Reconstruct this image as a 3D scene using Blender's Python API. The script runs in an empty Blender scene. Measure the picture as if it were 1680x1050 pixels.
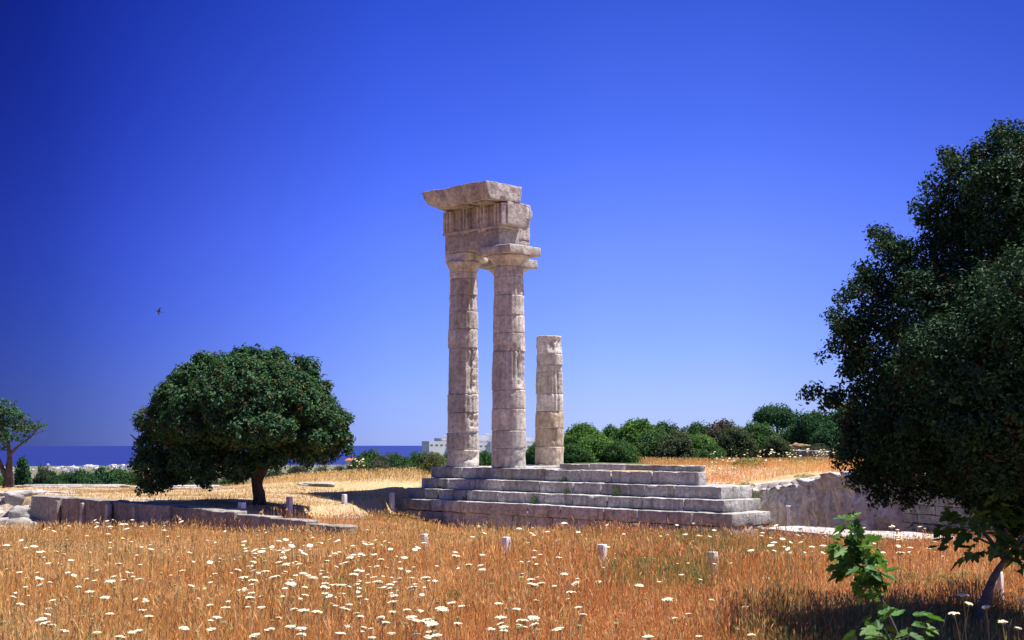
import bpy, math, random
import numpy as np
from mathutils import Vector, Matrix

# ------------------------------------------------------------------ camera, sky, sun, exposure
SC = bpy.context.scene
EYE = 1.7
FPX = 2142.0
PITCH = 0.0913
cam_d = bpy.data.cameras.new("camera")
cam = bpy.data.objects.new("camera", cam_d)
SC.collection.objects.link(cam)
cam.location = (0, 0, EYE)
cam.rotation_euler = (math.pi / 2 + PITCH, 0, 0)
cam_d.sensor_width = 36.0
cam_d.lens = 36.0 * FPX / 1680.0
cam_d.clip_start = 0.1
cam_d.clip_end = 60000
cam_d.dof.use_dof = True
cam_d.dof.focus_distance = 38.0
cam_d.dof.aperture_fstop = 9.0
SC.camera = cam

SUN_EL = math.radians(67)
SUN_AZ = math.radians(78)          # from +Y towards +X
sun_dir = Vector((math.sin(SUN_AZ) * math.cos(SUN_EL), math.cos(SUN_AZ) * math.cos(SUN_EL), math.sin(SUN_EL)))
sun_d = bpy.data.lights.new("sun", 'SUN')
sun_d.energy = 5.0
sun_d.angle = math.radians(0.55)
sun_d.color = (1.0, 0.93, 0.86)
sun = bpy.data.objects.new("sun", sun_d)
SC.collection.objects.link(sun)
sun.rotation_euler = sun_dir.to_track_quat('Z', 'Y').to_euler()

W = bpy.data.worlds.new("World")
SC.world = W
W.use_nodes = True
wn, wl = W.node_tree.nodes, W.node_tree.links
wn.clear()
sky = wn.new('ShaderNodeTexSky')
sky.sky_type = 'NISHITA'
sky.sun_disc = False
sky.sun_elevation = SUN_EL
sky.sun_rotation = SUN_AZ
sky.altitude = 100
sky.air_density = 1.0
sky.dust_density = 0.0
sky.ozone_density = 2.0
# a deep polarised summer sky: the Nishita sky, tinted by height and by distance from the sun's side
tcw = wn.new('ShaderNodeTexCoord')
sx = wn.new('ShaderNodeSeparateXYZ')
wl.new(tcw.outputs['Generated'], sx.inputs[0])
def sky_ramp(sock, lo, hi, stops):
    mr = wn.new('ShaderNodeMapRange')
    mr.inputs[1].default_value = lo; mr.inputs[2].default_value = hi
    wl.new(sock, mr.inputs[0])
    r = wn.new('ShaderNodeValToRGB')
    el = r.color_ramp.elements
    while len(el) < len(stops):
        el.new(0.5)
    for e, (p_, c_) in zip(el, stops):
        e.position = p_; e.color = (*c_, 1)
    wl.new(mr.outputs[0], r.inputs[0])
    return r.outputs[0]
rz_ = sky_ramp(sx.outputs['Z'], 0.0, 1.0, [(0.0, (.27, .36, .86)), (.033, (.29, .36, .84)), (.148, (.264, .311, .885)), (.24, (.172, .232, .77)), (.325, (.112, .180, .67)), (.60, (.34, .38, .85)), (1.0, (.52, .56, .95))])  # upper stops: sky above the frame, brightened to lift the shade
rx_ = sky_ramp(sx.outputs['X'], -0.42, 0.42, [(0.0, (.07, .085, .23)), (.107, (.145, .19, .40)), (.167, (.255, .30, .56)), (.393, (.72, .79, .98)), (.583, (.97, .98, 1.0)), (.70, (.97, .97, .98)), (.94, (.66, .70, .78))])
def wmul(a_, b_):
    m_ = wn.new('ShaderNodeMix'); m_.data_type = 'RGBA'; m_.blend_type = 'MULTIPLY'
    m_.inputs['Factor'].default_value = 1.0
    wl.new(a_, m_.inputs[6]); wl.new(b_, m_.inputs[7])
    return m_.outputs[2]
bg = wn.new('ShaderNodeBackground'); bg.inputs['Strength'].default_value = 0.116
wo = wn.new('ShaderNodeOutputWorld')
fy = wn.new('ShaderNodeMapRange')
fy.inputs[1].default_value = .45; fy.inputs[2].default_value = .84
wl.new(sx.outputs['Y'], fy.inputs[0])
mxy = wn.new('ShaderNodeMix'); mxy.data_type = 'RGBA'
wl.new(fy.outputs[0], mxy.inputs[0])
mxy.inputs[6].default_value = (.58, .60, .60, 1)  # unseen sky behind the camera, brightened as fill for shaded faces
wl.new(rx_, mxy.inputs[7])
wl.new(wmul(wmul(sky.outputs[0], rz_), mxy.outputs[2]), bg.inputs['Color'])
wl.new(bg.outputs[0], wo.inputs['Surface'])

SC.view_settings.view_transform = 'Standard'
SC.view_settings.look = 'None'
SC.view_settings.exposure = 0.88
SC.view_settings.gamma = 1.0

# ------------------------------------------------------------------ helpers
rng = np.random.default_rng(7)
random.seed(7)
COL = SC.collection


def at(px, py, Y):
    """the point at depth Y (world y) that stands at pixel (px,py) of the 1680x1050 photograph"""
    u = (px - 840) / FPX
    v = (525 - py) / FPX
    c, s = math.cos(PITCH), math.sin(PITCH)
    dy, dz = c - v * s, s + v * c
    k = Y / dy
    return Vector((u * k, Y, EYE + dz * k))


def link(o, parent=None):
    COL.objects.link(o)
    if parent is not None:
        o.parent = parent
    return o


def tag(o, label, cat, group=None):
    o['label'] = label
    o['category'] = cat
    o['kind'] = 'thing'
    if group:
        o['group'] = group
    return o


def empty(name, loc=(0, 0, 0), rz=0.0, parent=None):
    o = bpy.data.objects.new(name, None)
    o.location = loc
    o.rotation_euler = (0, 0, rz)
    o.empty_display_size = 0.2
    return link(o, parent)


def np_mesh(name, V, F, mat=None, smooth=False, col=None):
    """mesh from vertex array (n,3) and a face array (m,3|4) or a list of such arrays"""
    me = bpy.data.meshes.new(name)
    V = np.ascontiguousarray(V, dtype=np.float32)
    Fs = F if isinstance(F, list) else [F]
    me.vertices.add(len(V))
    me.vertices.foreach_set('co', V.ravel())
    tot = sum(f.size for f in Fs)
    idx = np.concatenate([np.asarray(f, dtype=np.int32).ravel() for f in Fs])
    cnt = np.concatenate([np.full(len(f), f.shape[1], dtype=np.int32) for f in Fs])
    st = np.concatenate([[0], np.cumsum(cnt)[:-1]]).astype(np.int32)
    me.loops.add(tot)
    me.loops.foreach_set('vertex_index', idx)
    me.polygons.add(len(cnt))
    me.polygons.foreach_set('loop_start', st)
    me.polygons.foreach_set('loop_total', cnt)
    me.polygons.foreach_set('use_smooth', np.full(len(cnt), bool(smooth)))
    me.update(calc_edges=True)
    if col is not None:
        a = me.color_attributes.new('tint', 'FLOAT_COLOR', 'POINT')
        c4 = np.ones((len(V), 4), dtype=np.float32)
        c4[:, :3] = col
        a.data.foreach_set('color', c4.ravel())
    if mat is not None:
        me.materials.append(mat)
    return me


def obj(name, me, parent=None, loc=(0, 0, 0), rz=0.0):
    o = bpy.data.objects.new(name, me)
    o.location = loc
    o.rotation_euler = (0, 0, rz)
    return link(o, parent)


def S(a, b, x):
    t = np.clip((np.asarray(x, dtype=float) - a) / (b - a), 0, 1)
    return t * t * (3 - 2 * t)


def _h(ix, iy, iz, seed):
    n = (ix.astype(np.int64) * 374761393 + iy.astype(np.int64) * 668265263 + iz.astype(np.int64) * 2147483647 + seed * 974634777)
    n = (n ^ (n >> 13)) * 1274126177 & 0x7fffffff
    n = (n ^ (n >> 16)) * 668265263 & 0x7fffffff
    return ((n ^ (n >> 15)) & 0xffff) / 65535.0


def vnoise(P, seed=0):
    P = np.asarray(P, dtype=float)
    i = np.floor(P).astype(np.int64)
    f = P - i
    f = f * f * (3 - 2 * f)
    r = 0
    for dx in (0, 1):
        for dy in (0, 1):
            for dz in (0, 1):
                w = (f[:, 0] if dx else 1 - f[:, 0]) * (f[:, 1] if dy else 1 - f[:, 1]) * (f[:, 2] if dz else 1 - f[:, 2])
                r = r + w * _h(i[:, 0] + dx, i[:, 1] + dy, i[:, 2] + dz, seed)
    return r * 2 - 1


def fbm(P, scale, octv=4, seed=0):
    P = np.asarray(P, dtype=float)
    if P.shape[1] == 2:
        P = np.column_stack([P, np.zeros(len(P))])
    a, r, t = 1.0, 0, 0
    for k in range(octv):
        r = r + a * vnoise(P * scale + 17.3 * k, seed + k)
        t += a
        a *= 0.5
        scale *= 2.03
    return r / t


# ------------------------------------------------------------------ materials
def mat(name):
    m = bpy.data.materials.new(name)
    m.use_nodes = True
    nt = m.node_tree
    nt.nodes.clear()
    out = nt.nodes.new('ShaderNodeOutputMaterial')
    return m, nt, out


def N(nt, t, **kw):
    n = nt.nodes.new(t)
    for k, v in kw.items():
        setattr(n, k, v)
    return n


def noise_node(nt, vec, scale, detail=5, rough=0.6):
    n = N(nt, 'ShaderNodeTexNoise')
    n.inputs['Scale'].default_value = scale
    n.inputs['Detail'].default_value = detail
    n.inputs['Roughness'].default_value = rough
    if vec is not None:
        nt.links.new(vec, n.inputs['Vector'])
    return n.outputs[0]


def ramp(nt, fac, stops):
    r = N(nt, 'ShaderNodeValToRGB')
    el = r.color_ramp.elements
    while len(el) < len(stops):
        el.new(0.5)
    for e, (p, c) in zip(el, stops):
        e.position = p
        e.color = (c[0], c[1], c[2], 1) if len(c) > 2 else (c[0],) * 3 + (1,)
    nt.links.new(fac, r.inputs[0])
    return r.outputs[0]


def mixc(nt, fac, a, b, mode='MIX'):
    m = N(nt, 'ShaderNodeMix', data_type='RGBA', blend_type=mode)
    for sock, v in ((m.inputs[0], fac), (m.inputs[6], a), (m.inputs[7], b)):
        if hasattr(v, 'links'):
            nt.links.new(v, sock)
        elif isinstance(v, (int, float)):
            sock.default_value = v
        else:
            sock.default_value = (v[0], v[1], v[2], 1)
    return m.outputs[2]


def math_n(nt, op, a, b):
    m = N(nt, 'ShaderNodeMath', operation=op)
    for sock, v in ((m.inputs[0], a), (m.inputs[1], b)):
        if hasattr(v, 'links'):
            nt.links.new(v, sock)
        else:
            sock.default_value = v
    return m.outputs[0]


def stone_mat(name, light, dark, stain=(0.10, 0.085, 0.07), stain_amt=0.5, bump=0.5, scale=1.0, rust=None, rust_amt=0.0, streak=True, bleach=None):
    m, nt, out = mat(name)
    geo = N(nt, 'ShaderNodeNewGeometry')
    pos = geo.outputs['Position']
    oi = N(nt, 'ShaderNodeObjectInfo')
    n1 = noise_node(nt, pos, 1.7 * scale, 6, 0.65)
    c = ramp(nt, n1, [(0.32, dark), (0.62, light)])
    # fine mottling
    n2 = noise_node(nt, pos, 8.5 * scale, 8, 0.75)
    c = mixc(nt, 0.55, c, ramp(nt, n2, [(0.36, (0.30,)), (0.60, (1.35,))]), 'MULTIPLY')
    # dark lichen and vertical run-off streaks
    mp = N(nt, 'ShaderNodeMapping')
    mp.inputs['Scale'].default_value = (3.2, 3.2, 0.45) if streak else (1.5, 1.5, 1.5)
    nt.links.new(pos, mp.inputs[0])
    n3 = noise_node(nt, mp.outputs[0], 1.3 * scale, 6, 0.7)
    f3 = ramp(nt, n3, [(0.50, (0.0,)), (0.68, (stain_amt,))])
    c = mixc(nt, f3, c, stain)
    if rust is not None:
        n4 = noise_node(nt, pos, 2.6, 5, 0.6)
        c = mixc(nt, ramp(nt, n4, [(0.47, (0,)), (0.62, (rust_amt,))]), c, rust)
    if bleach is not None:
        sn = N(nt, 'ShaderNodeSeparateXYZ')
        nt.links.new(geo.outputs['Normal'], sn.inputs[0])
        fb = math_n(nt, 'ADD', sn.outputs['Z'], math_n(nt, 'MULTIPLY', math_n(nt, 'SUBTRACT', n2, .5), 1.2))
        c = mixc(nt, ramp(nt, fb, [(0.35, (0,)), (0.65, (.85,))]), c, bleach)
    # each stone a slightly different tone
    br = math_n(nt, 'ADD', math_n(nt, 'MULTIPLY', oi.outputs['Random'], 0.40), 0.78)
    cc = N(nt, 'ShaderNodeCombineColor')
    for i in range(3):
        nt.links.new(br, cc.inputs[i])
    c = mixc(nt, 1.0, c, cc.outputs[0], 'MULTIPLY')
    # pits
    v = N(nt, 'ShaderNodeTexVoronoi')
    v.inputs['Scale'].default_value = 13 * scale
    nt.links.new(pos, v.inputs['Vector'])
    pit = ramp(nt, v.outputs[0], [(0.0, (0.0,)), (0.25, (1.0,))])
    hgt = math_n(nt, 'ADD', math_n(nt, 'MULTIPLY', n2, 0.8), math_n(nt, 'MULTIPLY', pit, 0.25))
    hgt = math_n(nt, 'ADD', hgt, n1)
    b = N(nt, 'ShaderNodeBump')
    b.inputs['Strength'].default_value = bump
    b.inputs['Distance'].default_value = 0.07
    nt.links.new(hgt, b.inputs['Height'])
    p = N(nt, 'ShaderNodeBsdfPrincipled')
    p.inputs['Roughness'].default_value = 0.92
    p.inputs['Specular IOR Level'].default_value = 0.2
    nt.links.new(c, p.inputs['Base Color'])
    nt.links.new(b.outputs[0], p.inputs['Normal'])
    nt.links.new(p.outputs[0], out.inputs[0])
    return m


def plain_mat(name, col, rough=0.8, spec=0.3, noise_scale=8, var=0.25):
    m, nt, out = mat(name)
    tc = N(nt, 'ShaderNodeTexCoord')
    n = noise_node(nt, tc.outputs['Object'], noise_scale, 4)
    c = mixc(nt, 1.0, col, ramp(nt, n, [(0.3, (1 - var,)), (0.7, (1 + var,))]), 'MULTIPLY')
    p = N(nt, 'ShaderNodeBsdfPrincipled')
    p.inputs['Roughness'].default_value = rough
    p.inputs['Specular IOR Level'].default_value = spec
    nt.links.new(c, p.inputs['Base Color'])
    nt.links.new(p.outputs[0], out.inputs[0])
    return m


def leaf_mat(name, cols, transl=0.25, rough=0.5, spec=0.35, attr=False, tcol=None):
    """cols: ramp of colours picked per leaf (each leaf its own mesh island)"""
    m, nt, out = mat(name)
    if attr:
        a = N(nt, 'ShaderNodeAttribute', attribute_name='tint')
        c = a.outputs['Color']
    else:
        geo = N(nt, 'ShaderNodeNewGeometry')
        k = len(cols)
        c = ramp(nt, geo.outputs['Random Per Island'], [(i / max(1, k - 1), cc) for i, cc in enumerate(cols)])
    p = N(nt, 'ShaderNodeBsdfPrincipled')
    p.inputs['Roughness'].default_value = rough
    p.inputs['Specular IOR Level'].default_value = spec
    nt.links.new(c, p.inputs['Base Color'])
    t = N(nt, 'ShaderNodeBsdfTranslucent')
    nt.links.new(mixc(nt, 1.0, c, tcol or (1.3, 1.35, 0.6), 'MULTIPLY'), t.inputs['Color'])
    mx = N(nt, 'ShaderNodeMixShader')
    mx.inputs[0].default_value = transl
    nt.links.new(p.outputs[0], mx.inputs[1])
    nt.links.new(t.outputs[0], mx.inputs[2])
    nt.links.new(mx.outputs[0], out.inputs[0])
    return m


M_STEP = stone_mat('step_limestone', (0.56, 0.55, 0.52), (0.38, 0.37, 0.35), stain=(0.13, 0.115, 0.09), stain_amt=0.75, bump=0.9)
M_COL = stone_mat('column_limestone', (0.71, 0.67, 0.61), (0.49, 0.455, 0.415), stain=(0.22, 0.20, 0.19), stain_amt=0.6, bump=1.0)
M_COLW = stone_mat('warm_limestone', (0.66, 0.56, 0.43), (0.48, 0.39, 0.295), stain=(0.25, 0.17, 0.11), stain_amt=0.5, bump=0.8)
M_COLP = stone_mat('pale_limestone', (0.78, 0.75, 0.71), (0.52, 0.49, 0.47), stain=(0.2, 0.19, 0.185), stain_amt=0.45, bump=0.9)
M_PATCH = stone_mat('repair_mortar', (0.62, 0.59, 0.55), (0.53, 0.50, 0.47), stain=(0.33, 0.31, 0.29), stain_amt=0.2, bump=0.15)
M_ENT = stone_mat('entablature_stone', (0.60, 0.555, 0.53), (0.41, 0.37, 0.355), stain=(0.18, 0.16, 0.155), stain_amt=0.5, bump=0.9)
M_CORN = stone_mat('cornice_stone', (0.60, 0.555, 0.53), (0.33, 0.30, 0.29), stain=(0.11, 0.095, 0.09), stain_amt=0.55, bump=1.0)
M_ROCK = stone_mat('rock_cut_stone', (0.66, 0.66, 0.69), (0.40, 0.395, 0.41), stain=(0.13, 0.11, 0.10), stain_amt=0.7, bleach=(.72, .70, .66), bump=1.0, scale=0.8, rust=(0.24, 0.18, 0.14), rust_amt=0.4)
M_WALLS = stone_mat('wall_stone', (0.35, 0.32, 0.29), (0.22, 0.20, 0.18), stain=(0.09, 0.08, 0.065), stain_amt=0.6, bump=0.7)
M_SLAB = stone_mat('paving_limestone', (0.47, 0.45, 0.42), (0.33, 0.315, 0.29), stain=(0.26, 0.235, 0.20), stain_amt=0.4, bump=0.5, streak=False)
M_POST = plain_mat('concrete_post', (0.72, 0.72, 0.75), 0.85, 0.2, 14, 0.15)

# ------------------------------------------------------------------ the lie of the land
TH = 0.7699
CT, ST = math.cos(TH), math.sin(TH)
OX, OY = 5.3866, 32.36           # near right corner of the lowest temple step
RZ = math.pi / 2 - TH            # temple frame: local x = into the temple, local y = away along the long side


def loc2w(b, a, z=0.0):
    return Vector((OX - CT * a + ST * b, OY + ST * a + CT * b, z))


def w2loc(x, y):
    dx, dy = x - OX, y - OY
    return ST * dx + CT * dy, -CT * dx + ST * dy       # b, a


YB_X = np.array([-60, -20, -13.9, -6.7, -5.3, -3.8, -3.2, 5.6, 6.35, 7.3, 8.36, 9.0, 10.6, 11.4, 12.1, 14.0, 30.0])
YB_Y = np.array([60, 44.0, 37.65, 30.7, 33.6, 39.6, 42.3, 34.0, 36.0, 39.2, 36.9, 34.9, 31.9, 29.4, 27.4, 23.0, 16.0])


def terrain(x, y):
    x = np.asarray(x, float)
    y = np.maximum(np.asarray(y, float), 0.0)
    n = fbm(np.column_stack([x.ravel(), y.ravel()]), 0.35, 3, 3).reshape(x.shape)
    near = 1 - S(300, 900, y)
    Mz = .11 * S(10, 15, y) * (1 - S(23, 29, y)) - .0125 * np.minimum(y, 60) - .5 * S(26, 38, y) - .25 * S(2, 6, x) * S(22, 32, y) + 0.05 * n * S(4, 12, y) + .42 * S(-1.2, -3.6, x) * S(29, 33, y) * S(-9, -7, x)
    E = np.interp(x, [-20, -10.5, -8, -4.3, 0, 9, 20, 40], [-.02, 0, .30, .46, .55, .66, .8, 1.0])
    t = S(37, 48, y)
    U = .04 * (1 - t) + E * t - .17 * S(-7.5, -4.5, x) * (1 - S(41.5, 46.5, y)) + .05 * n
    U = U - 0.42 * S(-14.2, -17.5, x) * (1 - S(40, 45, y))
    cz = np.interp(x, [6.3, 7.3, 8.36, 9.0, 10.6, 11.4, 14], [.2, .30, .58, .70, .78, .82, 1.0])
    t = S(38, 55, y)
    R = cz * (1 - t) + (.72 + .02 * (x - 10)) * t + .05 * n
    up = U + (R - U) * S(0.5, 5.5, x)
    yb = np.interp(x, YB_X, YB_Y)
    rg = fbm(np.column_stack([x.ravel(), y.ravel()]), 1.1, 5, 8).reshape(x.shape)
    up = up + .07 * rg + .10 * np.clip(rg, 0, 1) * S(-13.5, -15, x)
    soft = S(-13.9, -16.5, x)
    wid = 0.34 + 2.2 * soft + .9 * S(-6.2, -5.2, x) * S(-2.8, -3.3, x)
    d = (y - yb) * 0.70
    k = S(0.05 - 1.2 * soft, 0.05 + wid, d)
    z = Mz + (up - Mz) * k
    # beyond the terrace edge: the hillside down to the plain and the shore
    a = x / np.maximum(y, 1)
    left = E - 1.2 * S(48.5, 55, y) - .115 * np.maximum(0, y - 53)
    mid = E - 3.4 * S(50, 60, y) - .02 * np.maximum(0, y - 60)
    right = .75 - .03 * np.maximum(0, y - 90) + 1.0 * S(60, 90, y) * S(.13, .2, a)
    far = mid + (left - mid) * S(-.13, -.2, a)
    far = far + (right - far) * S(.0, .05, a)
    far = far - 0.13 * np.maximum(0, y - 650)
    far = np.maximum(far + n * 1.2 * S(60, 120, y), -88 + 0.6 * n)
    z = z + (far - z) * S(47.5, 50, y)
    z = np.where(np.hypot(x, y) > 4700, z - 6 * S(4700, 5000, np.hypot(x, y)), z)
    return z


def tz(x, y):
    return float(terrain(np.array([x]), np.array([y]))[0])


def build_ground():
    r = np.concatenate([np.arange(0.6, 6, .5), np.arange(6, 26, .4), np.arange(26, 51, .15), np.arange(51, 62, .6),
                        62 * 1.07 ** np.arange(0, 66)])
    r = np.append(r[r < 5000], 5100)
    ang = np.concatenate([np.radians(np.arange(-180, -45, 5)), np.radians(np.arange(-45, 45, .25)), np.radians(np.arange(45, 180, 5))])
    R_, A_ = np.meshgrid(r, ang, indexing='ij')
    X, Y = R_ * np.sin(A_), R_ * np.cos(A_)
    Z = terrain(X, Y)
    V = np.column_stack([X.ravel(), Y.ravel(), Z.ravel()])
    nr, na = len(r), len(ang)
    i, j = np.meshgrid(np.arange(nr - 1), np.arange(na), indexing='ij')
    j2 = (j + 1) % na
    F = np.stack([i * na + j, (i + 1) * na + j, (i + 1) * na + j2, i * na + j2], -1).reshape(-1, 4)[:, ::-1]
    cap = len(V)
    V = np.vstack([V, [[0, 0, tz(0, 0.2)]]])
    jj = np.arange(na)
    F2 = np.stack([np.full(na, cap), (jj + 1) % na, jj], -1)
    # what covers the ground where: dry soil, straw, pale bedrock, scrub
    x, y = V[:, 0], V[:, 1]
    P2 = V[:, :2]
    n1 = fbm(P2, .25, 4, 11)
    n2 = fbm(P2, .9, 4, 21)
    n3 = fbm(P2 * np.array([.35, 1.2]), .55, 4, 31)
    soil = np.array([.30, .165, .075])
    straw = np.array([.50, .37, .20])
    rock = np.array([.56, .50, .43])
    scrub = np.array([.08, .10, .045])
    yb = np.interp(x, YB_X, YB_Y)
    up = ((y - yb) > 0).astype(float) * (y > 20)
    c = soil[None] * (1 + .25 * n2[:, None])
    cu = straw[None] * (1 + .22 * n2[:, None]) + (soil - straw)[None] * np.clip(n1 * 1.2, 0, .7)[:, None]
    kr = S(.10, .28, n3) * (y < 52) * (1 - .85 * S(-8, -6, x) * (x < 1) * (y < 44))
    kr = np.maximum(kr, .85 * S(45.2, 46.2, y) * S(-.05, .15, n2) * (x < -8))
    kr = np.maximum(kr, S(-14.3, -15.0, x) * (y > 34) * (y < 44) * .8)
    kr = np.maximum(kr, (x > 6.2) * (y < 50) * (1 - S(1.2, 1.9, y - yb + .5 * n2)))
    cu = cu + (rock[None] - cu) * kr[:, None]
    c = c + (cu - c) * up[:, None]
    fs = S(48, 52, y)
    c = c + (scrub[None] * (1 + .5 * n1[:, None]) - c) * fs[:, None]
    city = S(2300, 3200, np.hypot(x, y)) * .4
    c = c + (np.array([.26, .24, .19])[None] - c) * city[:, None]
    c = np.clip(c, .01, .9)
    m, nt, out = mat('ground_soil')
    a = N(nt, 'ShaderNodeAttribute', attribute_name='tint')
    geo = N(nt, 'ShaderNodeNewGeometry')
    f = noise_node(nt, geo.outputs['Position'], 9, 6, .7)
    cc = mixc(nt, 1.0, a.outputs['Color'], ramp(nt, f, [(.3, (.6,)), (.7, (1.3,))]), 'MULTIPLY')
    b = N(nt, 'ShaderNodeBump'); b.inputs['Strength'].default_value = .8; b.inputs['Distance'].default_value = .06
    nt.links.new(f, b.inputs['Height'])
    p = N(nt, 'ShaderNodeBsdfPrincipled'); p.inputs['Roughness'].default_value = .95; p.inputs['Specular IOR Level'].default_value = .1
    nt.links.new(cc, p.inputs['Base Color']); nt.links.new(b.outputs[0], p.inputs['Normal'])
    nt.links.new(p.outputs[0], out.inputs[0])
    me = np_mesh('ground', V, [F, F2], m, True, c)
    o = obj('ground', me)
    o['kind'] = 'structure'


build_ground()

# the sea
m, nt, out = mat('sea_water')
geo = N(nt, 'ShaderNodeNewGeometry')
mp = N(nt, 'ShaderNodeMapping'); mp.inputs['Scale'].default_value = (.0006, .004, 1)
nt.links.new(geo.outputs['Position'], mp.inputs[0])
f = noise_node(nt, mp.outputs[0], 1.0, 4)
p = N(nt, 'ShaderNodeBsdfPrincipled')
p.inputs['Roughness'].default_value = .45
p.inputs['Specular IOR Level'].default_value = .25
nt.links.new(ramp(nt, f, [(.3, (.010, .020, .135)), (.7, (.013, .026, .165))]), p.inputs['Base Color'])
nt.links.new(p.outputs[0], out.inputs[0])
k = 96
rr = np.array([500., 4000., 10000., 19500.])
ang = np.linspace(0, 2 * np.pi, k, endpoint=False)
V = np.concatenate([np.column_stack([q * np.sin(ang), q * np.cos(ang), np.full(k, -89.5)]) for q in rr])
F = np.concatenate([np.column_stack([np.arange(k) + s * k, (np.arange(k) + 1) % k + s * k, (np.arange(k) + 1) % k + (s + 1) * k, np.arange(k) + (s + 1) * k])[:, ::-1] for s in range(3)])
o = obj('sea', np_mesh('sea', V, F, m))
o['kind'] = 'structure'


# ------------------------------------------------------------------ stone building blocks
def rbox(dims, r=.02, cell=.14, amp=.008, seed=0, nscale=3.0, chip=0.0, shape=None):
    """a worn stone block from (0,0,0) to dims with rounded, uneven edges"""
    ax = []
    for L in dims:
        n = max(1, int(round((L - 2 * r) / cell)))
        ax.append(np.concatenate([[0, r * .45], np.linspace(r, L - r, n + 1), [L - r * .45, L]]))
    Vs, Fs, base = [], [], 0
    for d in range(3):
        u, v = [(1, 2), (2, 0), (0, 1)][d]
        for side in (0, 1):
            gu, gv = np.meshgrid(ax[u], ax[v], indexing='ij')
            P = np.zeros(gu.shape + (3,))
            P[..., u], P[..., v], P[..., d] = gu, gv, dims[d] * side
            nu, nv = gu.shape
            i, j = np.meshgrid(np.arange(nu - 1), np.arange(nv - 1), indexing='ij')
            q = np.stack([i * nv + j, (i + 1) * nv + j, (i + 1) * nv + j + 1, i * nv + j + 1], -1).reshape(-1, 4)
            if side == 0:
                q = q[:, ::-1]
            Vs.append(P.reshape(-1, 3)); Fs.append(q + base); base += nu * nv
    V = np.concatenate(Vs); F = np.concatenate(Fs)
    # weld the shared borders
    key = np.round(V * 20000).astype(np.int64)
    _, first, inv = np.unique(key, axis=0, return_index=True, return_inverse=True)
    V = V[first]; F = inv.reshape(-1)[F]
    D = np.array(dims)
    inner = np.clip(V, r, D - r)
    off = V - inner
    ln = np.linalg.norm(off, axis=1, keepdims=True)
    nrm = np.where(ln > 1e-9, off / np.maximum(ln, 1e-9), 0)
    V = inner + nrm * np.minimum(ln, r)
    s = seed * 7.13
    dn = fbm(V + s, nscale, 4, seed % 97)
    V = V + nrm * (amp * dn * 1.6)[:, None]
    if chip > 0:
        edge = (np.sum(np.abs(V - D / 2) > D / 2 - r * 1.8, axis=1) >= 2)
        ch = np.clip(fbm(V + s * 2 + 5, 4.5, 3, seed % 89) - .05, 0, 1)
        V = V + (D / 2 - V) / np.maximum(np.linalg.norm(D / 2 - V, axis=1, keepdims=True), .01) * (chip * ch * edge)[:, None]
    if shape is not None:
        V = shape(V)
    return V, F


def block(name, b0, b1, a0, a1, z0, z1, material, parent, seed=0, r=.022, amp=.012, chip=.12, cell=.10, shape=None, nscale=3.0):
    V, F = rbox((b1 - b0, a1 - a0, z1 - z0), r, cell, amp, seed, nscale, chip)
    V = V + np.array([b0, a0, z0])
    if shape is not None:
        V = shape(V)
    return obj(name, np_mesh(name, V, F, material, True), parent)


SEED = [1]


def course(parent, b0, b1, a0, a1, z0, z1, material, L=1.35, name='stone_block', gap=.012, **kw):
    """a row of blocks along the long side, each its own stone"""
    n = max(1, int(round((a1 - a0) / L)))
    cuts = np.linspace(a0, a1, n + 1)
    cuts[1:-1] += rng.uniform(-.22, .22, n - 1) * (a1 - a0) / n
    for i in range(n):
        SEED[0] += 1
        dz = rng.uniform(-.014, .006)
        db = rng.uniform(-.018, .016)
        block(name, b0 + db, b1, cuts[i] + gap * .5, cuts[i + 1] - gap * .5, z0 + .002, z1 + dz, material, parent, SEED[0], **kw)


Z1, Z2, Z3, Z4 = EYE - 1.8205, EYE - 1.5129, EYE - 1.1935, EYE - 0.8496
TEMPLE = loc2w(0, 0)
plat = empty('temple_platform', TEMPLE, RZ)
tag(plat, 'grey stepped limestone platform carrying the ruined temple columns', 'temple steps')
T = .35
# lowest step: a foundation course and a step course
f0 = empty('foundation', parent=plat)
course(f0, .03, .95, .02, 12.30, -1.15, -.45, M_STEP, 1.5, cell=.16)
course(f0, .96, 1.76, .04, 12.28, -1.15, -.45, M_STEP, 1.9, cell=.3)
specs = [(0.0, 1.77, 0.0, 12.28, -.45, Z1), (T, 2.01, .445, 12.45, Z1, Z2), (2 * T, 2.085, .777, 12.14, Z2, Z3)]
for b0, b1, a0, a1, z0, z1 in specs:
    st = empty('step', parent=plat)
    mid_b = b0 + .62 * (b1 - b0)
    course(st, b0, mid_b - .004, a0, a1, z0, z1, M_STEP, 1.3)
    course(st, mid_b + .004, b1, a0 + rng.uniform(0, .02), a1, z0, z1, M_STEP, 1.7)
sty = empty('stylobate', parent=plat)
course(sty, 3 * T, 3 * T + .36, 1.724, 7.2, Z3, Z4, M_STEP, 1.35)
course(sty, 3 * T, 2.35, 7.206, 12.1, Z3, Z4, M_STEP, 1.25)
course(sty, 2.36, 3.6, 9.9, 12.1, Z3 - .02, Z4, M_STEP, 1.1, cell=.25)
course(sty, 3.61, 5.0, 9.9, 12.1, Z3 - .02, Z4, M_STEP, 1.1, cell=.25)
course(sty, 5.01, 6.6, 9.9, 12.1, Z3 - .02, Z4, M_STEP, 1.1, cell=.25)
course(sty, 3 * T + .366, 2.08, 1.9, 7.2, Z3 - .02, Z3 + .03, M_STEP, 1.8, cell=.3)
co = empty('foundation', parent=plat)
course(co, 2.1, 6.6, 9.95, 12.05, -1.1, Z3 - .024, M_STEP, 2.2, cell=.4)
up = empty('upper_course', parent=plat)
course(up, 3 * T + .14, 3 * T + .345, 2.9, 6.75, Z4 + .004, Z4 + .168, M_SLAB, 1.25)
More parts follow.
